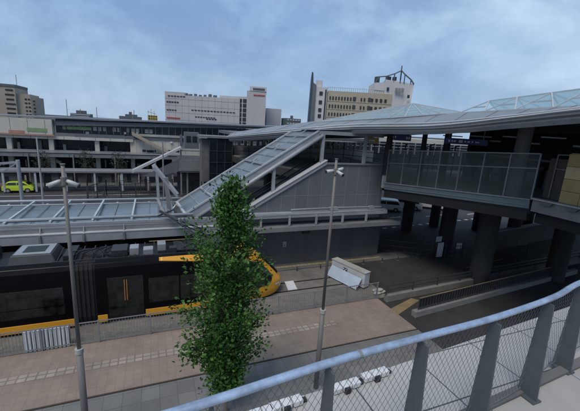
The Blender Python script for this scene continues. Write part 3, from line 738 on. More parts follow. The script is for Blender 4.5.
# attached slab to the right of the balustrade
SL = thing('stair_landing', 'pale edged concrete landing slab at the near end of footbridge', 'landing', (19, 9, 6.8))
lp = [(17.78, 10.93), (17.72, 5.2), (26, 5.2), (26, 10.93)]
MB().prism(lp, 6.22, 6.82).build('slab', 'concrete', SL); MB().prism([(17.68, 10.95), (17.62, 5.1), (17.9, 5.1), (17.96, 10.95)], 6.83, 6.90).build('edge_cap', 'concrete_pale', SL)
mk = MB()
for y in (10.2, 9.1, 8.0, 6.9): mk.hexa([(17.62, y - .18, 6.66), (17.72, y - .18, 6.66), (17.72, y + .18, 6.66), (17.62, y + .18, 6.66)], [(17.6, y - .3, 6.82), (17.72, y - .3, 6.82), (17.72, y + .3, 6.82), (17.6, y + .3, 6.82)])
mk.split('bracket', 'concrete_dark', SL)
box(18.2, 26, 5.3, 10.9, 5.6, 6.22).build('beam', 'black_void', SL)
# hoarding panels on the landing
HP = thing('hoarding', 'tan and ochre panelled hoarding standing on the landing slab', 'hoarding', (18.6, 9.3, 6.9))
for i in range(3):
    for j, mm in enumerate(('board_tan', 'board_tan', 'board_pale', 'board_tan')):
        box(18.1, 18.18, 9.95 - i * .82 - .8, 9.95 - i * .82, 6.9 + j * .58, 6.9 + j * .58 + .56).build('panel', mm, HP)
box(18.2, 18.26, 7.5, 9.93, 6.9, 9.25).build('frame', 'board_tan', HP)
DP = thing('door_hatch', 'dark brown closed hatch panel beside the tan hoarding', 'hatch', (18.9, 10.6, 6.9))
box(18.9, 19.0, 9.7, 11.2, 6.85, 8.9).build('leaf', 'hatch_brown', DP)
mk = MB(); mk.bar((18.85, 10.85, 9.1), (18.85, 9.7, 9.15), .05); mk.bar((18.85, 10.85, 6.9), (18.85, 10.85, 9.1), .05); mk.bar((18.8, 10.85, 8.4), (18.8, 10.3, 8.4), .04); mk.build('frame', 'steel_grey', DP)

# roof over the bridge
RF = thing('footbridge_roof', 'broad pale metal roof with curved edge over the footbridge', 'roof', (18, 20, 9.5))
near = [(7.4, 36.2, 8.25), (7.9, 34.2, 8.42), (9.9, 27.5, 9.12), (12.73, 21.44, 9.86), (14.51, 15.22, 10.16), (14.76, 10.79, 10.6), (14.1, 7.78, 10.82), (13.0, 4.0, 11.0)]
ridge = [(7.9, 37.0, 8.7), (9.2, 36.4, 9.0), (14.0, 29.0, 10.35), (16.9, 23.5, 10.95), (18.2, 17.4, 11.15), (17.6, 11.5, 11.25), (17.0, 8.5, 11.35), (16.2, 4.0, 11.5)]
far = [(10, 41, 8.7), (20, 41, 8.9), (27, 40, 9.3), (29.5, 32, 10.2), (29.5, 22, 10.8), (29.5, 14, 10.9), (29, 9, 11.1), (28.5, 4, 11.3)]
def resample(P, n):
    res = []
    for i in range(n):
        t = i / (n - 1) * (len(P) - 1); k = min(int(t), len(P) - 2); a = t - k
        p0, p1, p2, p3 = (Vector(P[max(0, min(len(P) - 1, k + j))]) for j in (-1, 0, 1, 2))
        res.append(.5 * (2 * p1 + (p2 - p0) * a + (2 * p0 - 5 * p1 + 4 * p2 - p3) * a * a + (3 * p1 - p0 - 3 * p2 + p3) * a ** 3))
    return res
nr, rg, fr = resample(near, 41), resample(ridge, 41), resample(far, 41)
def rs(u, v, dz=0):
    i = round(u * 40)
    p = nr[i].lerp(rg[i], v * 2) if v < .5 else rg[i].lerp(fr[i], v * 2 - 1)
    return p + Vector((0, 0, dz))
MB().grid(lambda u, v: rs(u, v), 40, 10).build('roof_top', 'roof_metal', RF, smooth=True)
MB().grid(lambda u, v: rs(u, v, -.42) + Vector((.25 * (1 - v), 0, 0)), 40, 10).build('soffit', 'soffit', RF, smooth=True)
mk = MB(); mk.grid(lambda u, v: nr[round(u * 40)] + Vector((-.02 + .15 * (v > .6), 0, .03 - .30 * v)), 40, 4); mk.build('fascia', 'roof_white', RF)
mk = MB(); mk.grid(lambda u, v: nr[round(u * 40)] + Vector((.1 + .15 * v, 0, -.26 - .17 * v)), 40, 2); mk.build('fascia_under', 'steel_pale', RF)
mk = MB()
mk.tube([p + Vector((-.06, 0, .03)) for p in nr], .05, 6); mk.tube([p.lerp(q, .16) + Vector((0, 0, .07)) for p, q in zip(nr, rg)], .05, 6); mk.build('edge_gutter', 'steel_white', RF)
mk = MB(); 
for i in range(0, 40, 2): mk.bar(nr[i] + Vector((0, 0, .0)), rg[i] + Vector((0, 0, .015)), .025, .03)
mk.build('standing_seam', 'roof_metal', RF)
box(14, 29, 4, 40, 8.95, 9.0).build('ceiling_dark', 'black_void', RF) if False else None
# pyramid skylight
def glass_struct(name, label, verts, tris, bars, r, loc):
    t = thing(name, label, 'skylight', loc)
    mk = MB()
    for f in tris: mk.poly([verts[i] for i in f])
    mk.build('glazing', 'glass_blue', t)
    mk = MB()
    for a, b in bars: mk.bar(a, b, r, r)
    mk.build('frame', 'steel_white', t); return t
V = [Vector(p) for p in ((13.6, 28.3, 10.25), (16.0, 21.0, 10.75), (18.6, 16.9, 11.25), (22.5, 22.5, 11.0), (17.5, 29, 10.6), (18.6, 21.7, 12.0))]
tris = [(0, 1, 5), (1, 2, 5), (2, 3, 5), (3, 4, 5), (4, 0, 5)]
bars = [(V[a], V[b]) for a, b in ((0, 1), (1, 2), (2, 3), (3, 4), (4, 0), (0, 5), (1, 5), (2, 5), (3, 5), (4, 5))]
for a, b, c in ((0, 1, 5), (1, 2, 5)):
    for i in range(1, 5): bars.append((V[a].lerp(V[c], i / 5), V[b].lerp(V[c], i / 5)))
    for i in range(1, 4): bars.append((V[a].lerp(V[b], i / 4), V[c]))
glass_struct('pyramid_skylight', 'pointed glass pyramid skylight at the bend of footbridge roof', V, tris, bars, .06, (18, 22, 10.8))
# sawtooth ridge skylight
base = [Vector((18.45, 17.0, 11.2)), Vector((16.6, 4.6, 11.35))]; top = [Vector((20.3, 17.4, 12.0)), Vector((18.3, 5.0, 12.5))]; bk = [Vector((23.6, 17.6, 11.1)), Vector((21.6, 4.6, 11.4))]
vs = []; tr_ = []; bars = []
n = 6
for i in range(n + 1):
    t_ = i / n; vs += [base[0].lerp(base[1], t_), top[0].lerp(top[1], min(1, t_ + .5 / n)), bk[0].lerp(bk[1], t_)]
for i in range(n):
    a = 3 * i; tr_ += [(a, a + 3, a + 1), (a + 3, a + 4, a + 1), (a + 2, a + 1, a + 5), (a + 5, a + 1, a + 4)]
    bars += [(vs[a], vs[a + 3]), (vs[a], vs[a + 1]), (vs[a + 1], vs[a + 3]), (vs[a + 1], vs[a + 4]), (vs[a + 1], vs[a + 2]), (vs[a + 1], vs[a + 5])]
    bars += [(vs[a].lerp(vs[a + 1], .45), vs[a + 3].lerp(vs[a + 1], .45))]
glass_struct('ridge_skylight', 'long glass skylight with zigzag white frames along the roof ridge', vs, tr_, bars, .07, (19, 11, 11.3))

# interior of the bridge
for (x, y, r, zt, lab) in ((18.35, 12.4, .36, 10.5, 'thick pale round column rising through deck behind balustrade'), (15.95, 20.45, .22, 9.9, 'dark column where the panelled wall meets the glass balustrade'), (17.8, 19.0, .17, 10.2, 'slim dark column inside the footbridge nearest the blue sign'), (18.9, 18.0, .22, 10.4, 'dark column inside footbridge between the two blue signs')):
    o = MB().tube([(x, y, 6.0), (x, y, zt)], r, 16).build('roof_column', 'column_dark' if r < .34 else 'concrete_dark', smooth=False); tag(o, lab, 'column', 'columns carrying the footbridge roof')
def sign(name, c, w_, h_, lab, mname, marks):
    # panel facing the camera side, axis along the bridge
    t = thing(name, lab, 'sign', c); d = Vector((.93, -.36, 0)); c = Vector(c)
    MB().bar(c - d * w_ / 2, c + d * w_ / 2, .12, h_).build('panel', mname, t)
    mk = MB(); nn = Vector((-.36, -.93, 0)) * .066
    for a, l, z, hh in marks: mk.bar(c + d * (a * w_) + nn + Vector((0, 0, z * h_)), c + d * ((a + l) * w_) + nn + Vector((0, 0, z * h_)), .01, hh * h_)
    if marks: mk.split('letter', 'white_paint', t)
    mk = MB()
    for s in (-.4, .4): mk.bar(c + d * w_ * s + Vector((0, 0, h_ / 2)), c + d * w_ * s + Vector((0, 0, h_ / 2 + .7)), .04)
    mk.split('hanger', 'steel_grey', t); return t
sign('hanging_sign', (16.5, 19.8, 9.40), 1.25, .42, 'short blue hanging sign with white marks near the bridge corner', 'sign_blue', [(-.44, .07, .1, .35), (.2, .1, .0, .4), (.33, .08, .0, .4)])
sign('hanging_sign', (18.1, 15.8, 9.42), 2.7, .36, 'long blue hanging sign with white lettering under the footbridge roof', 'sign_blue', [(-.42, .04, 0, .4), (-.35, .03, 0, .4), (-.30, .05, 0, .3), (-.18, .09, 0, .45), (-.05, .04, 0, .3), (.02, .06, 0, .3), (.12, .03, 0, .3), (.2, .1, 0, .2)])
sign('hanging_sign', (15.2, 21.5, 9.05), .95, .45, 'yellow hanging sign left of the short blue sign', 'sign_yellow', [(-.3, .5, 0, .25)])
for k, (x, y, zt, lab) in enumerate(((19.3, 22.6, 8.9, 'thin forked post on footbridge nearest the short blue sign'), (20.6, 21.2, 9.0, 'thin forked post on footbridge between the slim dark columns'), (21.9, 20.0, 9.0, 'thin forked post on footbridge right of the slim dark columns'), (18.0, 23.5, 8.8, 'thin forked post on footbridge behind the stair wall corner'))):
    t = thing('guide_post', lab, 'post', (x, y, 6.1), 'thin forked posts on the footbridge')
    MB().tube([(x, y, 6.0), (x, y, zt)], .045, 8).build('shaft', 'steel_dark', t); MB().bar((x - .28, y + .1, zt - .25), (x + .28, y - .1, zt + .05), .07).build('arm', 'steel_dark', t); MB().bar((x - .25, y + .1, zt - .6), (x + .25, y - .1, zt - .35), .06).build('arm', 'steel_dark', t)
t = thing('machine_row', 'row of dark ticket machines deep inside the covered footbridge', 'machines', (24, 17, 6.5))
for i in range(6):
    x, y = 24.6 - i * .05, 20.5 - i * 1.35
    box(x, x + .6, y, y + .8, 6.3, 8.0 - .1 * (i % 2)).build('machine', 'slate', t); box(x - .03, x - .001, y + .15, y + .65, 7.2, 7.6).build('screen', 'steel_grey', t)
for z, yy0, yy1 in ((9.35, 11.5, 20), (9.0, 14, 24)):
    pass
t = thing('ceiling_lamps', 'row of long pale ceiling lamps under the footbridge roof', 'lamps', (22, 15, 9.8))
for i in range(5):
    MB().bar((21.5 + .3 * i, 21 - i * 2.3, 9.75 + .08 * i), (22.9 + .3 * i, 20.4 - i * 2.3, 9.75 + .08 * i), .08).build('lamp', 'white_paint', t)
# dark building mass past the footbridge
DB = thing('station_annex', 'dark blank annex building rising behind the covered footbridge', 'building', (36, 14, 0))
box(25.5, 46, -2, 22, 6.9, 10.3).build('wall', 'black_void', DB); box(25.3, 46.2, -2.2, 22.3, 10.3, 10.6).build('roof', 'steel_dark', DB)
box(25.45, 25.5, -2, 22, 8.35, 8.5).build('band', 'steel_grey', DB)
mk = MB()
for y in (13, 10.5, 8, 16, 19): mk.box(25.38, 25.46, y, y + .9, 9.5, 9.62)
mk.split('ceiling_lamp', 'white_paint', DB)
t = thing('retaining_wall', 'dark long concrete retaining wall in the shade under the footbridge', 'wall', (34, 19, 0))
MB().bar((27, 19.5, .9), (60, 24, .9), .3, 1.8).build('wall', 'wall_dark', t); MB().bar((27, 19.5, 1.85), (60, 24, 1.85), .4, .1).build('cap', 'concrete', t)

# ------------------------------------------------------------------ foreground deck and railing
struct(MB().prism([(-1.5, 1.10), (-1.5, -4), (14, -4), (14, 1.75), (4.0, 1.36), (1.0, 1.16)], 7.2, 7.93).build('terrace_floor', 'terrace_slab'))
LG = MB().prism([(-1.5, 1.62), (-1.5, 1.09), (1.0, 1.155), (4.0, 1.355), (9, 1.55), (9, 2.2), (4.3, 1.94), (2.0, 1.755), (1.0, 1.68)], 7.60, 7.90)
struct(LG.build('terrace_ledge', 'ledge_tile'))
struct(MB().prism([(-1.5, 1.10), (1.0, 1.165), (4.0, 1.365), (9, 1.56), (9, 1.5), (4.0, 1.30), (1.0, 1.10), (-1.5, 1.04)], 7.91, 7.95).build('terrace_kerb', 'concrete_dark'))
RL = thing('terrace_railing', 'wire mesh railing with bluish handrail and dark tapered posts in front', 'railing', (1.5, 1.1, 7.9))
hr = [(-1.5, .93, 8.65), (-.5, .97, 8.65), (.06, 1.0, 8.652), (.67, 1.065, 8.65), (1.16, 1.09, 8.652), (1.74, 1.12, 8.65), (2.36, 1.19, 8.648), (2.8, 1.28, 8.65), (3.6, 1.38, 8.65), (6, 1.55, 8.65)]
hp = resample(hr, 61)
MB().tube(hp, .020, 12, flat=.8).build('handrail', 'handrail', RL, smooth=True)
MB().tube([hp[22] - Vector((.012, 0, 0)), hp[22] + Vector((.004, .0005, 0))], .0212, 12, flat=.82).build('handrail_joint', 'steel_grey', RL)
def yat(x):
    for a, b in zip(hp, hp[1:]):
        if a.x <= x <= b.x: return lerp(a.y, b.y, (x - a.x) / (b.x - a.x))
    return hp[-1].y
bx = [-.9, -.35, .17, .67, 1.20, 1.74, 2.30, 2.86, 3.42, 3.98]
for x in bx:
    y = yat(x); t_ = .006
    lo = [(x - t_, y - .075, 7.94), (x + t_, y - .075, 7.94), (x + t_, y + .055, 7.94), (x - t_, y + .055, 7.94)]
    hi = [(x - t_, y - .035, 8.62), (x + t_, y - .035, 8.62), (x + t_, y + .03, 8.62), (x - t_, y + .03, 8.62)]
    p = MB().hexa(lo, hi).build('post', 'blade_grey', RL, bevel=.002)
    box(x - .04, x + .04, y - .08, y + .06, 7.93, 7.942).build('base_plate', 'blade_grey', p)
mk = MB()
z0, z1 = 7.965, 8.615; H_ = z1 - z0; s = .036
def mp_(x, z): y = yat(min(max(x, -1.4), 5.9)) + .033; return (x, y, z)
x = -1.3 - H_
while x < 4.6:
    for sg_ in (1, -1):
        if sg_ == 1: a, b = (x, z0), (x + H_ * .62, z1)
        else: a, b = (x, z1), (x + H_ * .62, z0)
        if b[0] < -1.3: continue
        mk.bar(mp_(*a), mp_(*b), .0014)
    x += s
mk.build('wire_mesh', 'wire', RL)
mk = MB()
for z in (z0, z1 - .005): mk.tube([mp_(p.x, z) for p in hp if p.x < 5.8], .004, 5)
mk.build('edge_cable', 'wire', RL)
# small fittings on the ledge
def fitting(x, y, a, label):
    t = thing('ledge_light', label, 'light fitting', (x, y, 7.9), 'small light fittings on the ledge edge')
    R_ = Matrix.Rotation(a, 4, 'Z')
    def bx_(x0, x1, y0, y1, z0, z1): 
        return MB().hexa(*[[tuple(Vector((x, y, 7.9)) + R_ @ Vector((u, v, zz))) for u, v in ((x0, y0), (x1, y0), (x1, y1), (x0, y1))] for zz in (z0, z1)])
    for i in range(3): bx_(-.10 + i * .075, -.035 + i * .075, -.03, .03, .008, .045).build('housing', 'white_paint', t, bevel=.004)
    bx_(-.12, .15, -.012, .018, .0, .02).build('bracket', 'black_paint', t)
    bx_(-.02, .02, -.05, -.02, .0, .04).build('clip', 'black_paint', t)
for x, y, l in ((.72, 1.62, 'white ledge light with black clips nearest the handrail left end'), (.52, 1.60, 'leftmost white ledge light partly below the handrail'), (1.16, 1.64, 'white ledge light between the first two railing posts'), (1.42, 1.67, 'rightmost of the small white lights along the ledge')):
    fitting(x, y, .06, l)

# ------------------------------------------------------------------ forecourt: walkway roof, fence, lamps, cars
WK = thing('covered_walkway', 'low flat roofed walkway on slim posts before the station', 'walkway', (-8, 50, 0))
box(-30, 6.5, 48.9, 51.6, 2.55, 2.72).build('roof', 'steel_grey', WK)
for i, x in enumerate([-29 + 3.15 * k for k in range(12)]): box(x - .1, x + .1, 49.0, 49.2, .14, 2.56).build('post', 'steel_white', WK)
SF = thing('hoarding_fence', 'dark tall barred fence around a pit before the station', 'fence', (-3, 45, 0))
mk = MB(); mb = MB()
pp = [(-6.9, 43.2), (1.2, 46.4), (8.5, 48.0)]; pq = [(-7.0, 43.3), (-5.5, 47.2), (2.4, 48.0)]
for P_ in (pp, pq):
    for a, b in zip(P_, P_[1:]):
        for z in (.15, 1.75): mk.bar((*a, z), (*b, z), .06)
        n = int(math.dist(a, b) / .32)
        for i in range(n): p = L3((*a, 0), (*b, 0), i / n); mk.bar((p[0], p[1], .05), (p[0], p[1], 1.75), .02)
        n = max(1, int(math.dist(a, b) / 1.6))
        for i in range(n + 1): p = L3((*a, 0), (*b, 0), i / n); mb.bar((p[0], p[1], -.02), (p[0], p[1], 1.9), .1)
mk.build('bars', 'steel_dark', SF); mb.split('post', 'steel_dark', SF)
def slim(x, y, h, lab, lean=0):
    t = thing('lamp_column', lab, 'lamp post', (x, y, 0))
    MB().tube([(x, y, 0), (x, y, h)], .10, 8, .06).build('shaft', 'concrete_pale', t); MB().tube([(x, y, 0), (x, y, .25)], .16, 8).build('base', 'steel_grey', t); return t
slim(-8.8, 34.0, 7.6, 'slim pale pole standing in the forecourt left of centre')
t = thing('gantry_sign_frame', 'pale steel gantry arm reaching in from the left over the forecourt', 'gantry', (-9.2, 30.5, 0))
MB().tube([(-9.2, 30.5, 0), (-9.2, 30.5, 6.1)], .13, 10).build('post', 'steel_pale', t)
mk = MB()
for dz in (0, -.55): mk.bar((-9.2, 30.5, 5.95 + dz), (-13.5, 30.2, 5.5 + dz), .12)
for i in range(5): mk.bar((-9.2 - i * .86, 30.47, 5.93 - i * .09), (-10.06 - i * .86, 30.4, 5.30 - i * .09), .07)
mk.bar((-9.2, 30.9, 5.9), (-13.5, 31.6, 5.2), .1); mk.build('truss', 'steel_pale', t)
def person(x, y, rz, label):
    t = thing('person', label, 'person', (x, y, .14)); 
    me = bpy.data.meshes.new('body'); sk_ = [((0, 0, .95), .15), ((0, 0, 1.25), .16), ((0, 0, 1.45), .12), ((0, 0, 1.54), .055), ((0, .02, 1.68), .10), ((.10, 0, .9), .09), ((.12, .12, .5), .07), ((.13, .0, .06), .045), ((.13, .14, .03), .035), ((-.10, 0, .9), .09), ((-.12, -.02, .5), .07), ((-.13, -.25, .1), .045), ((-.13, -.13, .03), .035), ((.2, 0, 1.4), .06), ((.26, -.1, 1.12), .045), ((.25, .05, .9), .035), ((-.2, 0, 1.4), .06), ((-.26, .08, 1.12), .045), ((-.24, .25, .95), .035)]
    ed_ = [(0, 1), (1, 2), (2, 3), (3, 4), (0, 5), (5, 6), (6, 7), (7, 8), (0, 9), (9, 10), (10, 11), (11, 12), (2, 13), (13, 14), (14, 15), (2, 16), (16, 17), (17, 18)]
    me.from_pydata([v for v, r in sk_], ed_, []); me.materials.append(M['cloth_dark'])
    o = bpy.data.objects.new('body', me); C.objects.link(o); o.parent = t; m = o.modifiers.new('skin', 'SKIN'); 
    for i, (v, r) in enumerate(sk_): me.skin_vertices[0].data[i].radius = (r, r)
    me.skin_vertices[0].data[0].use_root = True
    o.modifiers.new('sub', 'SUBSURF').levels = 1; o.modifiers['sub'].render_levels = 1
    h = MB().grid(lambda u, v: (.095 * math.cos(2 * PI * u) * math.sin(PI * v), .105 * math.sin(2 * PI * u) * math.sin(PI * v) + .02, 1.70 + .13 * math.cos(PI * v)), 12, 8); 
    me2 = bpy.data.meshes.new('head'); me2.from_pydata(h.v, [], h.f); me2.materials.append(M['skin']); o2 = bpy.data.objects.new('head', me2); C.objects.link(o2); o2.parent = t
    h = MB().grid(lambda u, v: (.105 * math.cos(2 * PI * u) * math.sin(PI * v * .55), .115 * math.sin(2 * PI * u) * math.sin(PI * v * .55) + .0, 1.71 + .135 * math.cos(PI * v * .55)), 12, 6)
    me3 = bpy.data.meshes.new('hair'); me3.from_pydata(h.v, [], h.f); me3.materials.append(M['hair']); o3 = bpy.data.objects.new('hair', me3); C.objects.link(o3); o3.parent = t
    t.rotation_euler = (0, 0, rz); return t
person(-.95, 49.6, -.8, 'small person in dark clothes walking under the covered walkway')

def car(x, y, rz, paint, label, group, L=3.6, W=1.65, H=1.5):
    t = thing('parked_car', label, 'car', (0, 0, 0), group)
    side = [(-L / 2, .28), (-L / 2 - .0, .75), (-L / 2 + .12, .95), (-L / 2 + .55, H - .08), (-L / 2 + .9, H), (L * .12, H), (L * .25, H - .12), (L * .36, .98), (L / 2 - .12, .82), (L / 2, .6), (L / 2, .28)]
    def slab(pts, hw, tuck):
        lo = []; hi = []
        for px, pz in pts:
            k = 1 - tuck * max(0, (pz - .9) / (H - .9)); lo.append((px, -hw * k, pz)); hi.append((px, hw * k, pz))
        return MB().hexa(lo, hi)
    slab(side, W / 2, .16).build('body', paint, t, bevel=.04)
    for s in (-1, 1):
        pts = [(-L / 2 + .42, .98), (-L / 2 + .68, H - .16), (-.12, H - .14), (-.12, .98)]
        f = lambda pts: MB().hexa([(a, s * (W / 2 * (1 - .16 * max(0, (b - .9) / (H - .9))) + .004), b) for a, b in pts], [(a, s * (W / 2 * (1 - .16 * max(0, (b - .9) / (H - .9))) - .03), b) for a, b in pts])
        f(pts).build('side_window', 'window_dark', t); f([(-.04, .98), (-.04, H - .14), (L * .2, H - .18), (L * .31, .98)]).build('side_window', 'window_dark', t)
    MB().hexa([(L * .262, -.6, H - .15), (L * .262, .6, H - .15), (L * .352, .68, 1.02), (L * .352, -.68, 1.02)], [(L * .262 + .03, -.6, H - .14), (L * .262 + .03, .6, H - .14), (L * .352 + .03, .68, 1.02), (L * .352 + .03, -.68, 1.02)]).build('windscreen', 'window_dark', t)
    MB().hexa([(-L / 2 + .50, -.58, H - .16), (-L / 2 + .50, .58, H - .16), (-L / 2 + .2, .66, 1.02), (-L / 2 + .2, -.66, 1.02)], [(-L / 2 + .46, -.58, H - .16), (-L / 2 + .46, .58, H - .16), (-L / 2 + .12, .66, 1.02), (-L / 2 + .12, -.66, 1.02)]).build('rear_window', 'window_dark', t)
    for sx in (-L * .31, L * .31):
        for s in (-1, 1):
            wv = MB().tube([(sx, s * (W / 2 - .17), .3), (sx, s * (W / 2 + .01), .3)], .3, 16).build('wheel', 'tyre', t)
            MB().tube([(sx, s * (W / 2 + .01), .3), (sx, s * (W / 2 + .025), .3)], .17, 12).build('rim', 'lid_silver', wv)
    for s in (-1, 1):
        box(L / 2 - .06, L / 2 + .01, s * .6 - .14, s * .6 + .14, .6, .74).build('headlight', 'white_paint', t)
        box(-L / 2 - .01, -L / 2 + .05, s * .66 - .08, s * .66 + .08, .75, .95).build('tail_light', 'red_paint', t)
    t.location = (x, y, -.02); t.rotation_euler = (0, 0, rz); return t
car(-15.15, 50.0 - .2, .02, 'car_lime', 'bright lime green hatchback parked before the station walkway', None, L=3.1, W=1.5, H=1.4)
for k, (x, y, a, pt, lab) in enumerate(((27.6, 34.8, 2.6, 'car_white', 'white car seen under footbridge nearest the grey stair block'), (31.2, 35.2, 2.5, 'car_white', 'white car seen between the two far footbridge columns'), (35.0, 35.0, 2.4, 'car_white', 'white car seen right of the second far footbridge column'), (23.4, 36.4, 2.5, 'car_silver', 'silver car half hidden behind the grey stair block'), (30.2, 43, .3, 'car_silver', 'silver car farthest away beyond the footbridge columns'))):
    car(x, y, a, pt, lab, 'cars parked beyond the footbridge', L=4.3, W=1.75, H=1.5)

# small street trees before the station
for k, (x, y, h, lab) in enumerate(((-18.3, 51.2, 4.3, 'sparse dark street tree at the far left before the station'), (-13.2, 52.4, 4.6, 'sparse dark street tree behind the pale slim pole'), (-8.4, 52.6, 5.0, 'sparse dark street tree right of the floodlight pole top'), (-4.4, 52.2, 4.8, 'thin dark street tree left of the diagonal stair roof'))):
    t = thing('station_tree', lab, 'tree', (x, y, .14), 'small trees before the station'); tk = MB(); tk.tube([(x, y, .14), (x, y, h)], .09, 6, .02)
    tp = []
    for i in range(26):
        z = 1.9 + (h - 2.0) * i / 26; az = i * 2.4; r_ = (.2 + .75 * math.sin(PI * (i + 4) / 32)); c = Vector((x + r_ * math.cos(az), y + r_ * math.sin(az), z + .4)); b = Vector((x, y, z - .2)); tk.tube([b, c], .025, 4, .006); tp.append((b, c))
    tk.build('trunk', 'leaf_dark', t)
    def cf(rn, tp=tp):
        b, c = tp[rn.randrange(len(tp))]; t_ = rn.uniform(.4, 1.1); return b.lerp(c, t_) + Vector((rn.gauss(0, .13), rn.gauss(0, .13), rn.gauss(0, .13))), (c - b).normalized()
    leaves(cf, 520, .16, 'leaf_dark', t, seed=20 + k)

# ------------------------------------------------------------------ station building
ST = thing('station_building', 'long two storey station building with flat pale roof and dark openings', 'station', (-6, 58, 0))
Y0 = 56.0
def roofz(x): return 8.9 + (x + 13) * .034 if x < 13 else 9.78 + (x - 13) * .012
mk = MB(); mk.hexa([(-40, Y0 - .3, 8.5), (36, Y0 - .3, roofz(36) - .28), (36, 80, roofz(36) - .28), (-40, 80, 8.5)], [(-40, Y0 - .3, 8.6), (36, Y0 - .3, roofz(36)), (36, 80, roofz(36)), (-40, 80, 8.6)]); mk.build('roof', 'roof_metal', ST)
MB().hexa([(-12.4, Y0, 8.0), (24, Y0, 9.4), (24, 79, 9.4), (-12.4, 79, 8.0)], [(-12.4, Y0, 8.6), (24, Y0, 9.8), (24, 79, 9.8), (-12.4, 79, 8.6)]).build('roof_beam', 'slate', ST)
# upper gallery
box(-12.3, 23, Y0 + .6, 62, 7.0, 8.9).build('gallery_wall', 'window_dark', ST)
mk = MB(); rn = random.Random(3)
for x in [-11.5 + i * .62 for i in range(19)]:
    if rn.random() < .75: mk.box(x, x + rn.uniform(.25, .5), Y0 + .52, Y0 + .6, 7.5, 8.1)
mk.split('gallery_window', 'concrete_pale', ST)
mk = MB()
for x in [-9.0 + i * .95 for i in range(33)]: mk.box(x, x + .06, Y0 + .45, Y0 + .5, 7.1, 8.6 + (x + 9) * .02)
mk.build('gallery_mullion', 'steel_grey', ST)
box(-11.0, -8.0, Y0 + .4, Y0 + .5, 7.55, 7.95).build('gallery_panel', 'green_panel', ST)
box(-10, 23, Y0 - .2, Y0 + .5, 6.55, 6.98).build('gallery_parapet', 'slate', ST)
# cream sign block at left
box(-40, -12.5, Y0 - .6, Y0 + .8, 6.75, 8.75).build('sign_block', 'cream', ST)
box(-15.3, -13.1, Y0 - .64, Y0 - .6, 7.05, 7.55).build('green_sign', 'green_panel', ST); box(-17.3, -15.6, Y0 - .64, Y0 - .6, 6.78, 7.15).build('salmon_sign', 'salmon_panel', ST)
box(-40, -12.3, Y0 - .66, Y0 - .3, 6.56, 6.74).build('red_band', 'salmon_panel', ST)
box(-40, -2.6, Y0 - .3, Y0 + .5, 6.15, 6.54).build('floor_beam', 'cream', ST)
mk = MB()
for i in range(18): mk.box(-36 + i * 1.9, -35.95 + i * 1.9, Y0 - .31, Y0 - .3, 6.15, 6.54)
mk.build('beam_joint', 'slate', ST)
box(-40, -3.0, Y0 + 2.2, Y0 + 2.4, 4.3, 6.1).build('upper_glazing', 'window_dark', ST)
mk = MB()
for i in range(44): mk.box(-38 + i * .8, -37.94 + i * .8, Y0 + 2.14, Y0 + 2.2, 4.3, 6.1)
mk.box(-40, -3, Y0 + 2.12, Y0 + 2.2, 4.95, 5.02); mk.build('glazing_bar', 'concrete_dark', ST)
for x in (-35.5, -30, -24.2, -17.6, -12.9, -7.35, -2.75):
    box(x - .28, x + .28, Y0 + .0, Y0 + .5, .14, 6.15).build('column', 'cream', ST)
box(-40, 3.5, Y0 - 1.6, Y0 + .0, 3.85, 4.35).build('awning', 'steel_grey', ST)
MB().quad((-40, Y0 - 1.7, 4.36), (3.5, Y0 - 1.7, 4.46), (3.5, Y0 + .2, 4.66), (-40, Y0 + .2, 4.66)).build('awning_top', 'roof_metal', ST)
box(-40, 3.0, Y0 + 4.0, Y0 + 4.2, .14, 3.85).build('undercroft_wall', 'black_void', ST)
mk = MB(); rn = random.Random(9)
for i in range(26):
    x = -36 + i * 1.45 + rn.uniform(-.3, .3); mk.box(x, x + rn.uniform(.15, .5), Y0 + 3.8, Y0 + 4.0, 1.8, 1.8 + rn.uniform(.6, 1.5))
mk.split('undercroft_panel', 'beige', ST)
box(-40, -2.0, Y0 - .9, Y0 - .7, 1.6, 2.15).build('low_wall', 'concrete', ST); box(-40, -2.0, Y0 - .95, Y0 - .65, 2.16, 2.25).build('low_wall_cap', 'beige', ST)
box(-40, 9, Y0 - .5, Y0 - .3, .14, 1.6).build('shop_front', 'concrete_dark', ST)
mk = MB(); rn = random.Random(13)
for i in range(28):
    x = -36 + i * 1.6 + rn.uniform(-.4, .4); mk.box(x, x + rn.uniform(.3, .9), Y0 - .56, Y0 - .5, .2, rn.uniform(.9, 1.9))
mk.split('shop_opening', 'window_dark', ST)
# right-hand cream wall
box(-2.6, 9.5, Y0 - .1, Y0 + 2, 4.4, 6.9).build('cream_wall', 'cream', ST)
mk = MB()
for x0, x1, z0 in ((-1.4, -.9, 4.75), (-.8, .2, 4.7), (.3, .5, 4.75), (2.0, 2.7, 4.8), (2.9, 3.2, 4.8), (3.3, 3.9, 4.85)): mk.box(x0, x1, Y0 - .14, Y0 - .1, z0, z0 + .34)
mk.split('slot_window', 'window_dark', ST)
box(-2.6, 13, Y0 - .3, Y0 + 1, 7.05, 7.35).build('parapet', 'concrete_pale', ST)
box(4.0, 4.3, Y0 - .5, Y0 - .1, 6.0, 7.6).build('vent_pipe', 'slate', ST)
mk = MB()
for x, z in ((2.6, 6.2), (5.2, 6.1), (5.6, 6.1)): mk.box(x, x + .3, Y0 - .3, Y0 - .1, z, z + .25)
mk.split('wall_lamp', 'white_paint', ST)
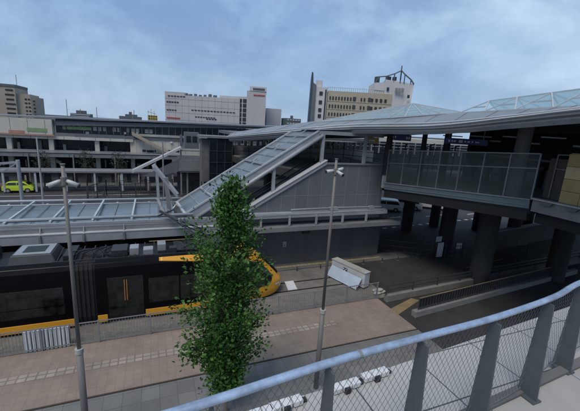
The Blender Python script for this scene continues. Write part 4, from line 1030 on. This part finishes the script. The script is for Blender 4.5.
# station outside stairs
MB().hexa([(-2.7, Y0 - 1.2, 7.2), (2.4, Y0 - 1.2, 4.6), (2.4, Y0 - .4, 4.6), (-2.7, Y0 - .4, 7.2)], [(-2.7, Y0 - 1.2, 7.65), (2.4, Y0 - 1.2, 5.0), (2.4, Y0 - .4, 5.0), (-2.7, Y0 - .4, 7.65)]).build('outer_stair', 'beige', ST)
MB().hexa([(-14.6, Y0 + 2, 3.5), (-12.4, Y0 + 2, 2.4), (-12.4, Y0 + 2.6, 2.4), (-14.6, Y0 + 2.6, 3.5)], [(-14.6, Y0 + 2, 3.85), (-12.4, Y0 + 2, 2.8), (-12.4, Y0 + 2.6, 2.8), (-14.6, Y0 + 2.6, 3.85)]).build('inner_stair', 'cream', ST)
mk = MB(); mk.bar((-8.4, 66, 8.9), (-8.4, 66, 11), .08); mk.bar((-3, 66, 9), (-3, 66, 10), .08); mk.split('aerial', 'steel_grey', ST)

rn = random.Random(31)
for i in range(34):
    x = -30 + rn.random() * 38; z = rn.choice((.2, .2, 4.45, 4.45, 7.0)); w_ = rn.uniform(.12, .5); hh = rn.uniform(.4, 1.3) if z > 4 else rn.uniform(.8, 1.9)
    if z == 4.45 and x > -3: continue
    if z == 7.0: hh *= .5
    yy = Y0 + (1.9 if z == 4.45 else (-.75 if z < 1 else .3))
    box(x, x + w_, yy, yy + .15, z, z + hh).build('notice_board', rn.choice(('concrete_pale', 'steel_grey', 'cream', 'slate', 'beige', 'black_paint')), ST)
for x in (-33, -27, -21, -15.2, -10.1, -5.0, .4, 5.6):
    MB().tube([(x, Y0 - 1.75, .14), (x, Y0 - 1.75, 4.3)], .09, 8).build('awning_post', 'concrete', ST)
for i in range(16):
    x = -34 + i * 2.6; box(x, x + .05, Y0 - 1.64, Y0 - 1.6, 3.86, 4.34).build('awning_joint', 'slate', ST)
for i in range(12):
    x = -2.2 + i * 1.0; box(x, x + .025, Y0 - .115, Y0 - .1, 4.6, 6.9).build('wall_joint', 'concrete', ST)
for i in range(14):
    x = -38 + i * 1.9; box(x, x + .03, Y0 - .62, Y0 - .6, 6.8, 8.7).build('block_joint', 'concrete', ST)

# diagonal stair block in front of the station
DS = thing('station_stair', 'grey covered stair climbing diagonally to a landing before the station', 'stair', (3, 46, 0))
MB().xprism([(-2.4, 3.0), (3.4, 6.1), (3.4, 6.4), (-2.4, 3.3)], 45.6, 47.2).build('roof', 'steel_white', DS)
MB().xprism([(-1.2, 2.55), (3.3, 4.9), (3.3, 3.3), (.6, 2.5)], 45.9, 46.1).build('side_panel', 'panel_grey', DS)
box(3.2, 8.4, 45.8, 46.0, 3.3, 4.75).build('landing_panel', 'steel_grey', DS); box(3.2, 8.6, 45.85, 48, 3.1, 3.3).build('landing', 'concrete_dark', DS)
MB().xprism([(6.6, 4.75), (8.6, 6.0), (8.6, 6.9), (8.6, 4.75)], 45.8, 46.0).build('side_panel', 'steel_grey', DS)
MB().xprism([(6.2, 5.7), (9.2, 7.7), (9.2, 8.0), (6.2, 6.0)], 45.5, 47).build('roof', 'steel_white', DS)
box(3.4, 6.3, 45.8, 47, 5.85, 6.0).build('roof', 'steel_grey', DS)
box(4.1, 6.0, 48.5, 50, 6.0, 8.2).build('lift_tower', 'slate', DS); mk = MB(); mk.box(4.3, 4.9, 48.44, 48.5, 6.9, 7.7); mk.box(5.1, 5.7, 48.44, 48.5, 6.9, 7.7); mk.split('lift_window', 'window_dark', DS)
mk = MB()
for x in (3.4, 6.2, 1.2): mk.box(x - .09, x + .09, 45.95, 46.13, .1 if x > 2 else .1, 6.0 if x > 2 else 4.9)
for x in (1.6, 4.2, 5.9, 7.6): mk.box(x - .1, x + .1, 46.2, 46.4, -.02, 3.1)
mk.split('post', 'steel_grey', DS)
box(3.0, 9.4, 47.5, 47.8, -.02, 3.1).build('back_wall', 'concrete_dark', DS)
# glass block
GB = thing('glass_tower', 'dark glass lift tower block at the station end of footbridge', 'building', (7.5, 40, 0))
box(6.05, 8.7, 39.5, 41.5, -.02, 7.95).build('glazing', 'glass_dark', GB)
mk = MB()
for x in (6.04, 6.9, 7.8, 8.66): mk.box(x - .03, x + .03, 39.44, 39.5, 0, 7.95)
for z in (1.3, 2.6, 3.9, 5.2, 6.5): mk.box(6.05, 8.7, 39.45, 39.5, z - .025, z + .025)
mk.build('mullion', 'steel_dark', GB)
box(5.2, 6.04, 39.8, 41.5, 2.9, 7.8).build('side_wall', 'concrete_dark', GB); box(4.9, 8.9, 39.3, 41.8, 7.96, 8.2).build('roof', 'steel_grey', GB)
# dark concourse beyond stair canopy
CC = thing('concourse', 'dark concourse hall with crowded bright gaps behind the escalator canopy', 'building', (15, 44, 6))
box(8.9, 30, 41.6, 42.0, 3.2, 7.1).build('lower_wall', 'slate', CC); box(10.0, 12.3, 39.7, 39.9, 5.3, 7.0).build('grey_panel', 'steel_grey', CC)
box(8.9, 30, 41.6, 50, 8.35, 8.7).build('lintel', 'slate', CC)
mk = MB(); rn = random.Random(21)
for i in range(26):
    x = 9 + i * .8; mk.box(x, x + rn.uniform(.18, .4), 41.6, 41.8, 7.1, 8.35)
mk.split('column', 'steel_dark', CC)
mk = MB()
for i in range(30):
    x = 9.1 + i * .68; z = rn.uniform(7.15, 7.5); mk.box(x, x + rn.uniform(.12, .35), 42.6, 42.8, z, z + rn.uniform(.2, .7))
mk.split('shop_display', 'concrete_pale', CC)
box(22, 70, 60, 75, 0, 8.9).build('rear_hall', 'cream', CC); box(21.9, 70, 59.7, 60, 0, 8.0).build('rear_glazing', 'glass_dark', CC)
for i in range(24): box(23 + i * 1.9, 23.3 + i * 1.9, 59.6, 59.7, 5.5, 8.0).build('rear_column', 'concrete', CC)
for z in (6.9, 7.5): box(22, 70, 59.55, 59.6, z, z + .09).build('rear_rail', 'concrete_pale', CC)

# ------------------------------------------------------------------ far buildings
def win_rows(P_, x0, x1, y, z0, z1, nx, nz, ww, wh, m='window_dark', axis='x', name='window', skip=0, seed=1):
    rn = random.Random(seed)
    for j in range(nz):
        mk = MB(); z = lerp(z0, z1, j / max(1, nz - 1)) if nz > 1 else z0; c = 0
        for i in range(nx):
            if rn.random() < skip: continue
            a = lerp(x0, x1, (i + .5) / nx); k_ = ww * rn.uniform(.8, 1.15)
            if axis == 'x': mk.box(a - k_ / 2, a + k_ / 2, y - .25, y + .05, z, z + wh)
            else: mk.box(y - .25, y + .05, a - k_ / 2, a + k_ / 2, z, z + wh)
            c += 1
        if c: mk.split(name, m, P_)
H1 = thing('hotel_tower', 'beige slab hotel tower rising at the far left edge', 'building', (-95, 320, 0))
box(-125, -92, 316, 345, 0, 26.5).build('wall', 'beige', H1); box(-92, -83.5, 318, 340, 0, 22.2).build('wing', 'beige', H1)
MB().prism([(-83.5, 318), (-80.6, 320), (-80.6, 340), (-83.5, 340)], 0, 20.5).build('corner_wing', 'beige', H1)
box(-122, -91.5, 315.6, 344, 26.5, 28.2).build('roof_house', 'slate', H1)
win_rows(H1, -98.5, -92.3, 316, 4, 23.6, 1, 7, 5.6, 1.1, 'window_dark'); win_rows(H1, -87.5, -83.6, 318, 4, 18, 2, 6, 1.3, 1.1); win_rows(H1, -83.5, -80.7, 319, 4, 17, 1, 6, 2.2, 1.1); win_rows(H1, -125, -103, 316, 3, 23, 6, 8, 2.4, 1.2)
MB().bar((-93, 325, 28), (-93, 325, 36), .3).build('aerial', 'steel_grey', H1)
H2 = thing('office_block', 'small dark striped office block above the station roof', 'building', (-50, 300, 0))
box(-55.5, -42.5, 300, 312, 0, 10.6).build('wall', 'slate', H2); win_rows(H2, -55.3, -42.8, 300, 5.5, 9.6, 1, 4, 12, .45, 'offwhite'); box(-52, -46, 302, 308, 10.6, 12.8).build('roof_house', 'slate', H2)
for x in (-57.5, -49): MB().bar((x, 301, 0), (x, 301, 20 if x < -50 else 14), .35).build('aerial', 'steel_grey', H2)
H3 = thing('office_block', 'low grey rooftop block left of the yellow crane tower', 'building', (-15, 285, 0))
box(-22, -7, 285, 300, 0, 10.7).build('wall', 'slate', H3); box(-18, -10, 286, 295, 10.7, 12.2).build('roof_house', 'slate', H3); MB().bar((-12, 288, 12), (-12, 288, 15.5), .4).build('aerial', 'steel_grey', H3); box(-15.5, -13.5, 287, 289, 12.2, 14).build('tank', 'slate', H3)
H4 = thing('construction_tower', 'small yellow scaffolded tower left of the white department store', 'building', (0, 280, 0))
box(-2.5, 4.3, 280, 286, 0, 12.5).build('wall', 'crane_yellow', H4); win_rows(H4, -2.2, 4.0, 280, 6, 11.5, 4, 4, .8, .8)
mk = MB()
for x in (-2, 0, 2): mk.bar((x, 280, 12.4), (x, 280, 15.8 if x else 17), .3)
mk.bar((-2.5, 280, 15), (3.5, 280, 13.5), .3); mk.build('scaffold', 'crane_yellow', H4)
H5 = thing('department_store', 'broad off white department store with small window bands', 'building', (30, 235, 0))
fx = Vector((56.5 - 8.6, 226 - 245.5, 0)).normalized()
def rot_wall(P_, a, b, z0, z1, depth, mname, name):
    a = Vector((*a, 0)); b = Vector((*b, 0)); d = (b - a).normalized(); nrm = Vector((-d.y, d.x, 0)) * depth
    return MB().prism([(a.x, a.y), (b.x, b.y), ((b + nrm).x, (b + nrm).y), ((a + nrm).x, (a + nrm).y)], z0, z1).build(name, mname, P_)
def band(P_, a, b, t0, t1, z0, z1, mname, name, n=1, duty=.6, out=.3):
    a = Vector((*a, 0)); b = Vector((*b, 0)); d = (b - a).normalized(); nn = Vector((d.y, -d.x, 0)) * out; mk = MB()
    for i in range(n):
        s0 = lerp(t0, t1, i / n); s1 = s0 + (t1 - t0) / n * duty; p = a.lerp(b, s0); q = a.lerp(b, s1)
        mk.prism([(p.x + nn.x, p.y + nn.y), (q.x + nn.x, q.y + nn.y), (q.x, q.y), (p.x, p.y)], z0, z1)
    return mk.split(name, mname, P_)
ma, mb_ = (8.6, 246), (54.5, 229)
rot_wall(H5, ma, mb_, 0, 26.2, 30, 'mall_white', 'wall'); rot_wall(H5, (8.6, 246.3), (20.5, 242), 26.2, 28.0, 20, 'mall_white', 'roof_house')
rot_wall(H5, (42.5, 236), (53, 232), 26.2, 27.8, 12, 'mall_white', 'roof_house')
for z0, z1, t0, t1, n in ((21.2, 21.9, .02, .19, 5), (16.2, 16.8, .02, .16, 4), (17.0, 17.5, .35, .95, 14), (12.8, 13.3, .4, .68, 8), (11.8, 12.4, .55, .7, 4), (25.1, 25.6, .04, .28, 6)): band(H5, ma, mb_, t0, t1, z0, z1, 'window_dark', 'window_band', n, .7)
band(H5, ma, mb_, .02, .2, 11.0, 11.8, 'red_paint', 'sign_lettering', 7, .8)
for i in range(11): band(H5, ma, mb_, .05 + i * .088, .0515 + i * .088, 8, 26.2, 'concrete', 'facade_joint', 1, 1, .06)
for z in (10.2, 14.9, 19.4, 23.6): band(H5, ma, mb_, .0, 1.0, z, z + .12, 'concrete', 'facade_joint', 1, 1, .06)
mk = MB(); rn = random.Random(2)
for i in range(9): x = 15 + i * 3.0; mk.box(x, x + rn.uniform(1, 2.4), 248 - i * 1.1, 250 - i * 1.1, 26.2, 27.3 + rn.random())
mk.split('roof_plant', 'slate', H5)
H6 = thing('store_tower', 'taller white tower with red lettering right of department store', 'building', (62, 222, 0))
ta, tb = (50.5, 232), (60.8, 225.5)
rot_wall(H6, (50.5, 233), (60.2, 226.0), 0, 27.8, 25, 'mall_white', 'wing')
rot_wall(H6, (58.2, 225.5), (70.2, 222.0), 0, 31.6, 20, 'mall_white', 'wall'); rot_wall(H6, (59.8, 224.8), (70.3, 221.6), 31.6, 34.4, 16, 'offwhite', 'crown_panel')
band(H6, (59.8, 224.8), (70.3, 221.6), .2, .9, 32.3, 33.5, 'steel_dark', 'sign_lettering', 9, .7)
band(H6, (58.2, 225.5), (70.2, 222.0), .35, .95, 28.7, 29.5, 'red_paint', 'sign_lettering', 8, .75)
for i in range(7): band(H6, (50.5, 233), (60.2, 226), .35, .9, 6 + i * 3.0, 8.3 + i * 3.0, 'window_dark', 'window', 2, .75)
H7 = thing('small_office', 'small square pale office block right of the store tower', 'building', (83, 245, 0))
box(78, 89.5, 244, 256, 0, 22.6).build('wall', 'mall_white', H7); box(74.5, 78, 247, 256, 0, 19.5).build('wing', 'cream', H7); win_rows(H7, 75, 78, 247, 12, 17, 2, 3, 1, 1)
H8 = thing('low_block', 'low bluish grey block on the skyline beside the cream hotel', 'building', (96, 240, 0))
box(92, 104, 240, 250, 0, 16.5).build('wall', 'slate', H8); box(105, 109, 238, 246, 0, 12.5).build('wall', 'slate', H8); box(96, 97.5, 240, 242, 16.5, 18.5).build('roof_house', 'slate', H8); win_rows(H8, 92.5, 103.5, 240, 12.5, 15, 5, 2, 1.4, .8, 'offwhite')
# cream hotel cluster
H9 = thing('hotel_block', 'tan brick hotel block with rows of square windows', 'building', (86, 138, 0))
ha, hb = (73.6, 141.6), (99.5, 129.8)
rot_wall(H9, ha, hb, 0, 26.9, 16, 'tan_brick', 'wall')
for j in range(4):
    z = 23.2 - j * 3.5
    band(H9, ha, hb, .03, .40, z, z + 1.35, 'window_dark', 'window', 8, .45); band(H9, ha, hb, .52, .62, z, z + 1.35, 'window_dark', 'window', 2, .42); band(H9, ha, hb, .68, .96, z, z + 1.35, 'window_dark', 'window', 4, .5)
    band(H9, ha, hb, .40, .445, z, z + 1.6, 'steel_dark', 'balcony', 1, 1); band(H9, ha, hb, .635, .675, z, z + 1.6, 'steel_dark', 'balcony', 1, 1)
for z in (12.2, 15.7, 19.2, 22.7): band(H9, ha, hb, 0, 1, z - .3, z - .1, 'beige', 'string_course', 1, 1, .12)
mk = MB(); A_ = Vector((*ha, 26.9)); B_ = Vector((*hb, 26.9))
for i in range(31): p = A_.lerp(B_, i / 30) + Vector((.2, .6, 0)); mk.bar(p, p + Vector((0, 0, 1.5)), .12)
mk.bar(A_ + Vector((.2, .6, 1.5)), B_ + Vector((.2, .6, 1.5)), .12); mk.build('roof_railing', 'concrete_pale', H9)
H10 = thing('white_side_tower', 'white tower flanking the tan hotel on its left', 'building', (71, 142, 0))
rot_wall(H10, (68.6, 144.2), (73.4, 141.8), 0, 28.2, 16, 'offwhite', 'wall'); rot_wall(H10, (69.2, 145.5), (71.6, 144.2), 28.2, 31.2, 6, 'offwhite', 'roof_house')
for z in (24.8, 21, 17.6, 15): band(H10, (68.6, 144.2), (73.4, 141.8), .35, .62, z, z + 1.5, 'window_dark', 'window', 1, 1)
band(H10, (68.6, 144.2), (73.4, 141.8), .82, .93, 12, 27.2, 'window_dark', 'stair_window', 1, 1)
H11 = thing('fin_tower', 'narrow dark blue fin tower at the left of the hotel group', 'building', (67, 144, 0))
MB().hexa([(66.2, 144.8, 0), (68.4, 143.6, 0), (71, 150, 0), (68.5, 151, 0)], [(66.6, 144.9, 34.5), (67.2, 144.6, 34.0), (70, 150, 32), (69, 151, 32)]).build('fin', 'fin_navy', H11); MB().hexa([(66.8, 144.2, 0), (68.6, 143.4, 0), (70, 146, 0), (68, 147, 0)], [(67.3, 144.3, 30), (68.5, 143.6, 29), (69.8, 146, 29), (68, 147, 30)]).build('wall', 'slate', H11)
H12 = thing('white_slab_tower', 'white slab tower with curved rooftop frame right of hotel', 'building', (101, 127, 0))
rot_wall(H12, (92.6, 133.8), (98.4, 131.3), 20, 31.6, 14, 'offwhite', 'wall'); 
MB().hexa([(96.5, 131.6, 0), (106.0, 126.2, 0), (112, 136, 0), (102, 142, 0)], [(96.5, 131.6, 33.0), (108.4, 127.0, 31.8), (114, 136, 31.8), (102, 142, 33.0)]).build('wall', 'offwhite', H12)
band(H12, (96.5, 131.6), (106.0, 126.2), .42, .78, 27.8, 29.6, 'steel_grey', 'sign_lettering', 3, .8)
for t0, z in ((.08, 28.3), (.92, 25.5), (.88, 20)): band(H12, (96.5, 131.6), (106.0, 126.2), t0, t0 + .09, z, z + 1.4, 'window_dark', 'window', 1, 1)
mk = MB()
pr = [Vector((92.8, 133.8, 31.6)), Vector((94, 133.4, 34)), Vector((97, 132, 34.4)), Vector((100, 130.4, 35.6)), Vector((102.5, 129.2, 37)), Vector((104, 128.4, 35.5)), Vector((106.8, 127.4, 33.5)), Vector((108.3, 127, 31.8))]
for a, b in zip(pr, pr[1:]): mk.bar(a, b, .45)
for p in pr[1:-1]: mk.bar(p, (p.x, p.y, 32), .35)
mk.bar((102.4, 129.2, 33), (102.4, 129.2, 39), .35); mk.build('roof_frame', 'slate', H12)
mk = MB(); mk.box(93.6, 95.0, 134, 136, 31.6, 34.2); mk.box(98, 100, 132.5, 134, 33, 34.6); mk.box(101, 102.2, 131.5, 133, 33, 34.6); mk.split('roof_plant', 'steel_dark', H12)
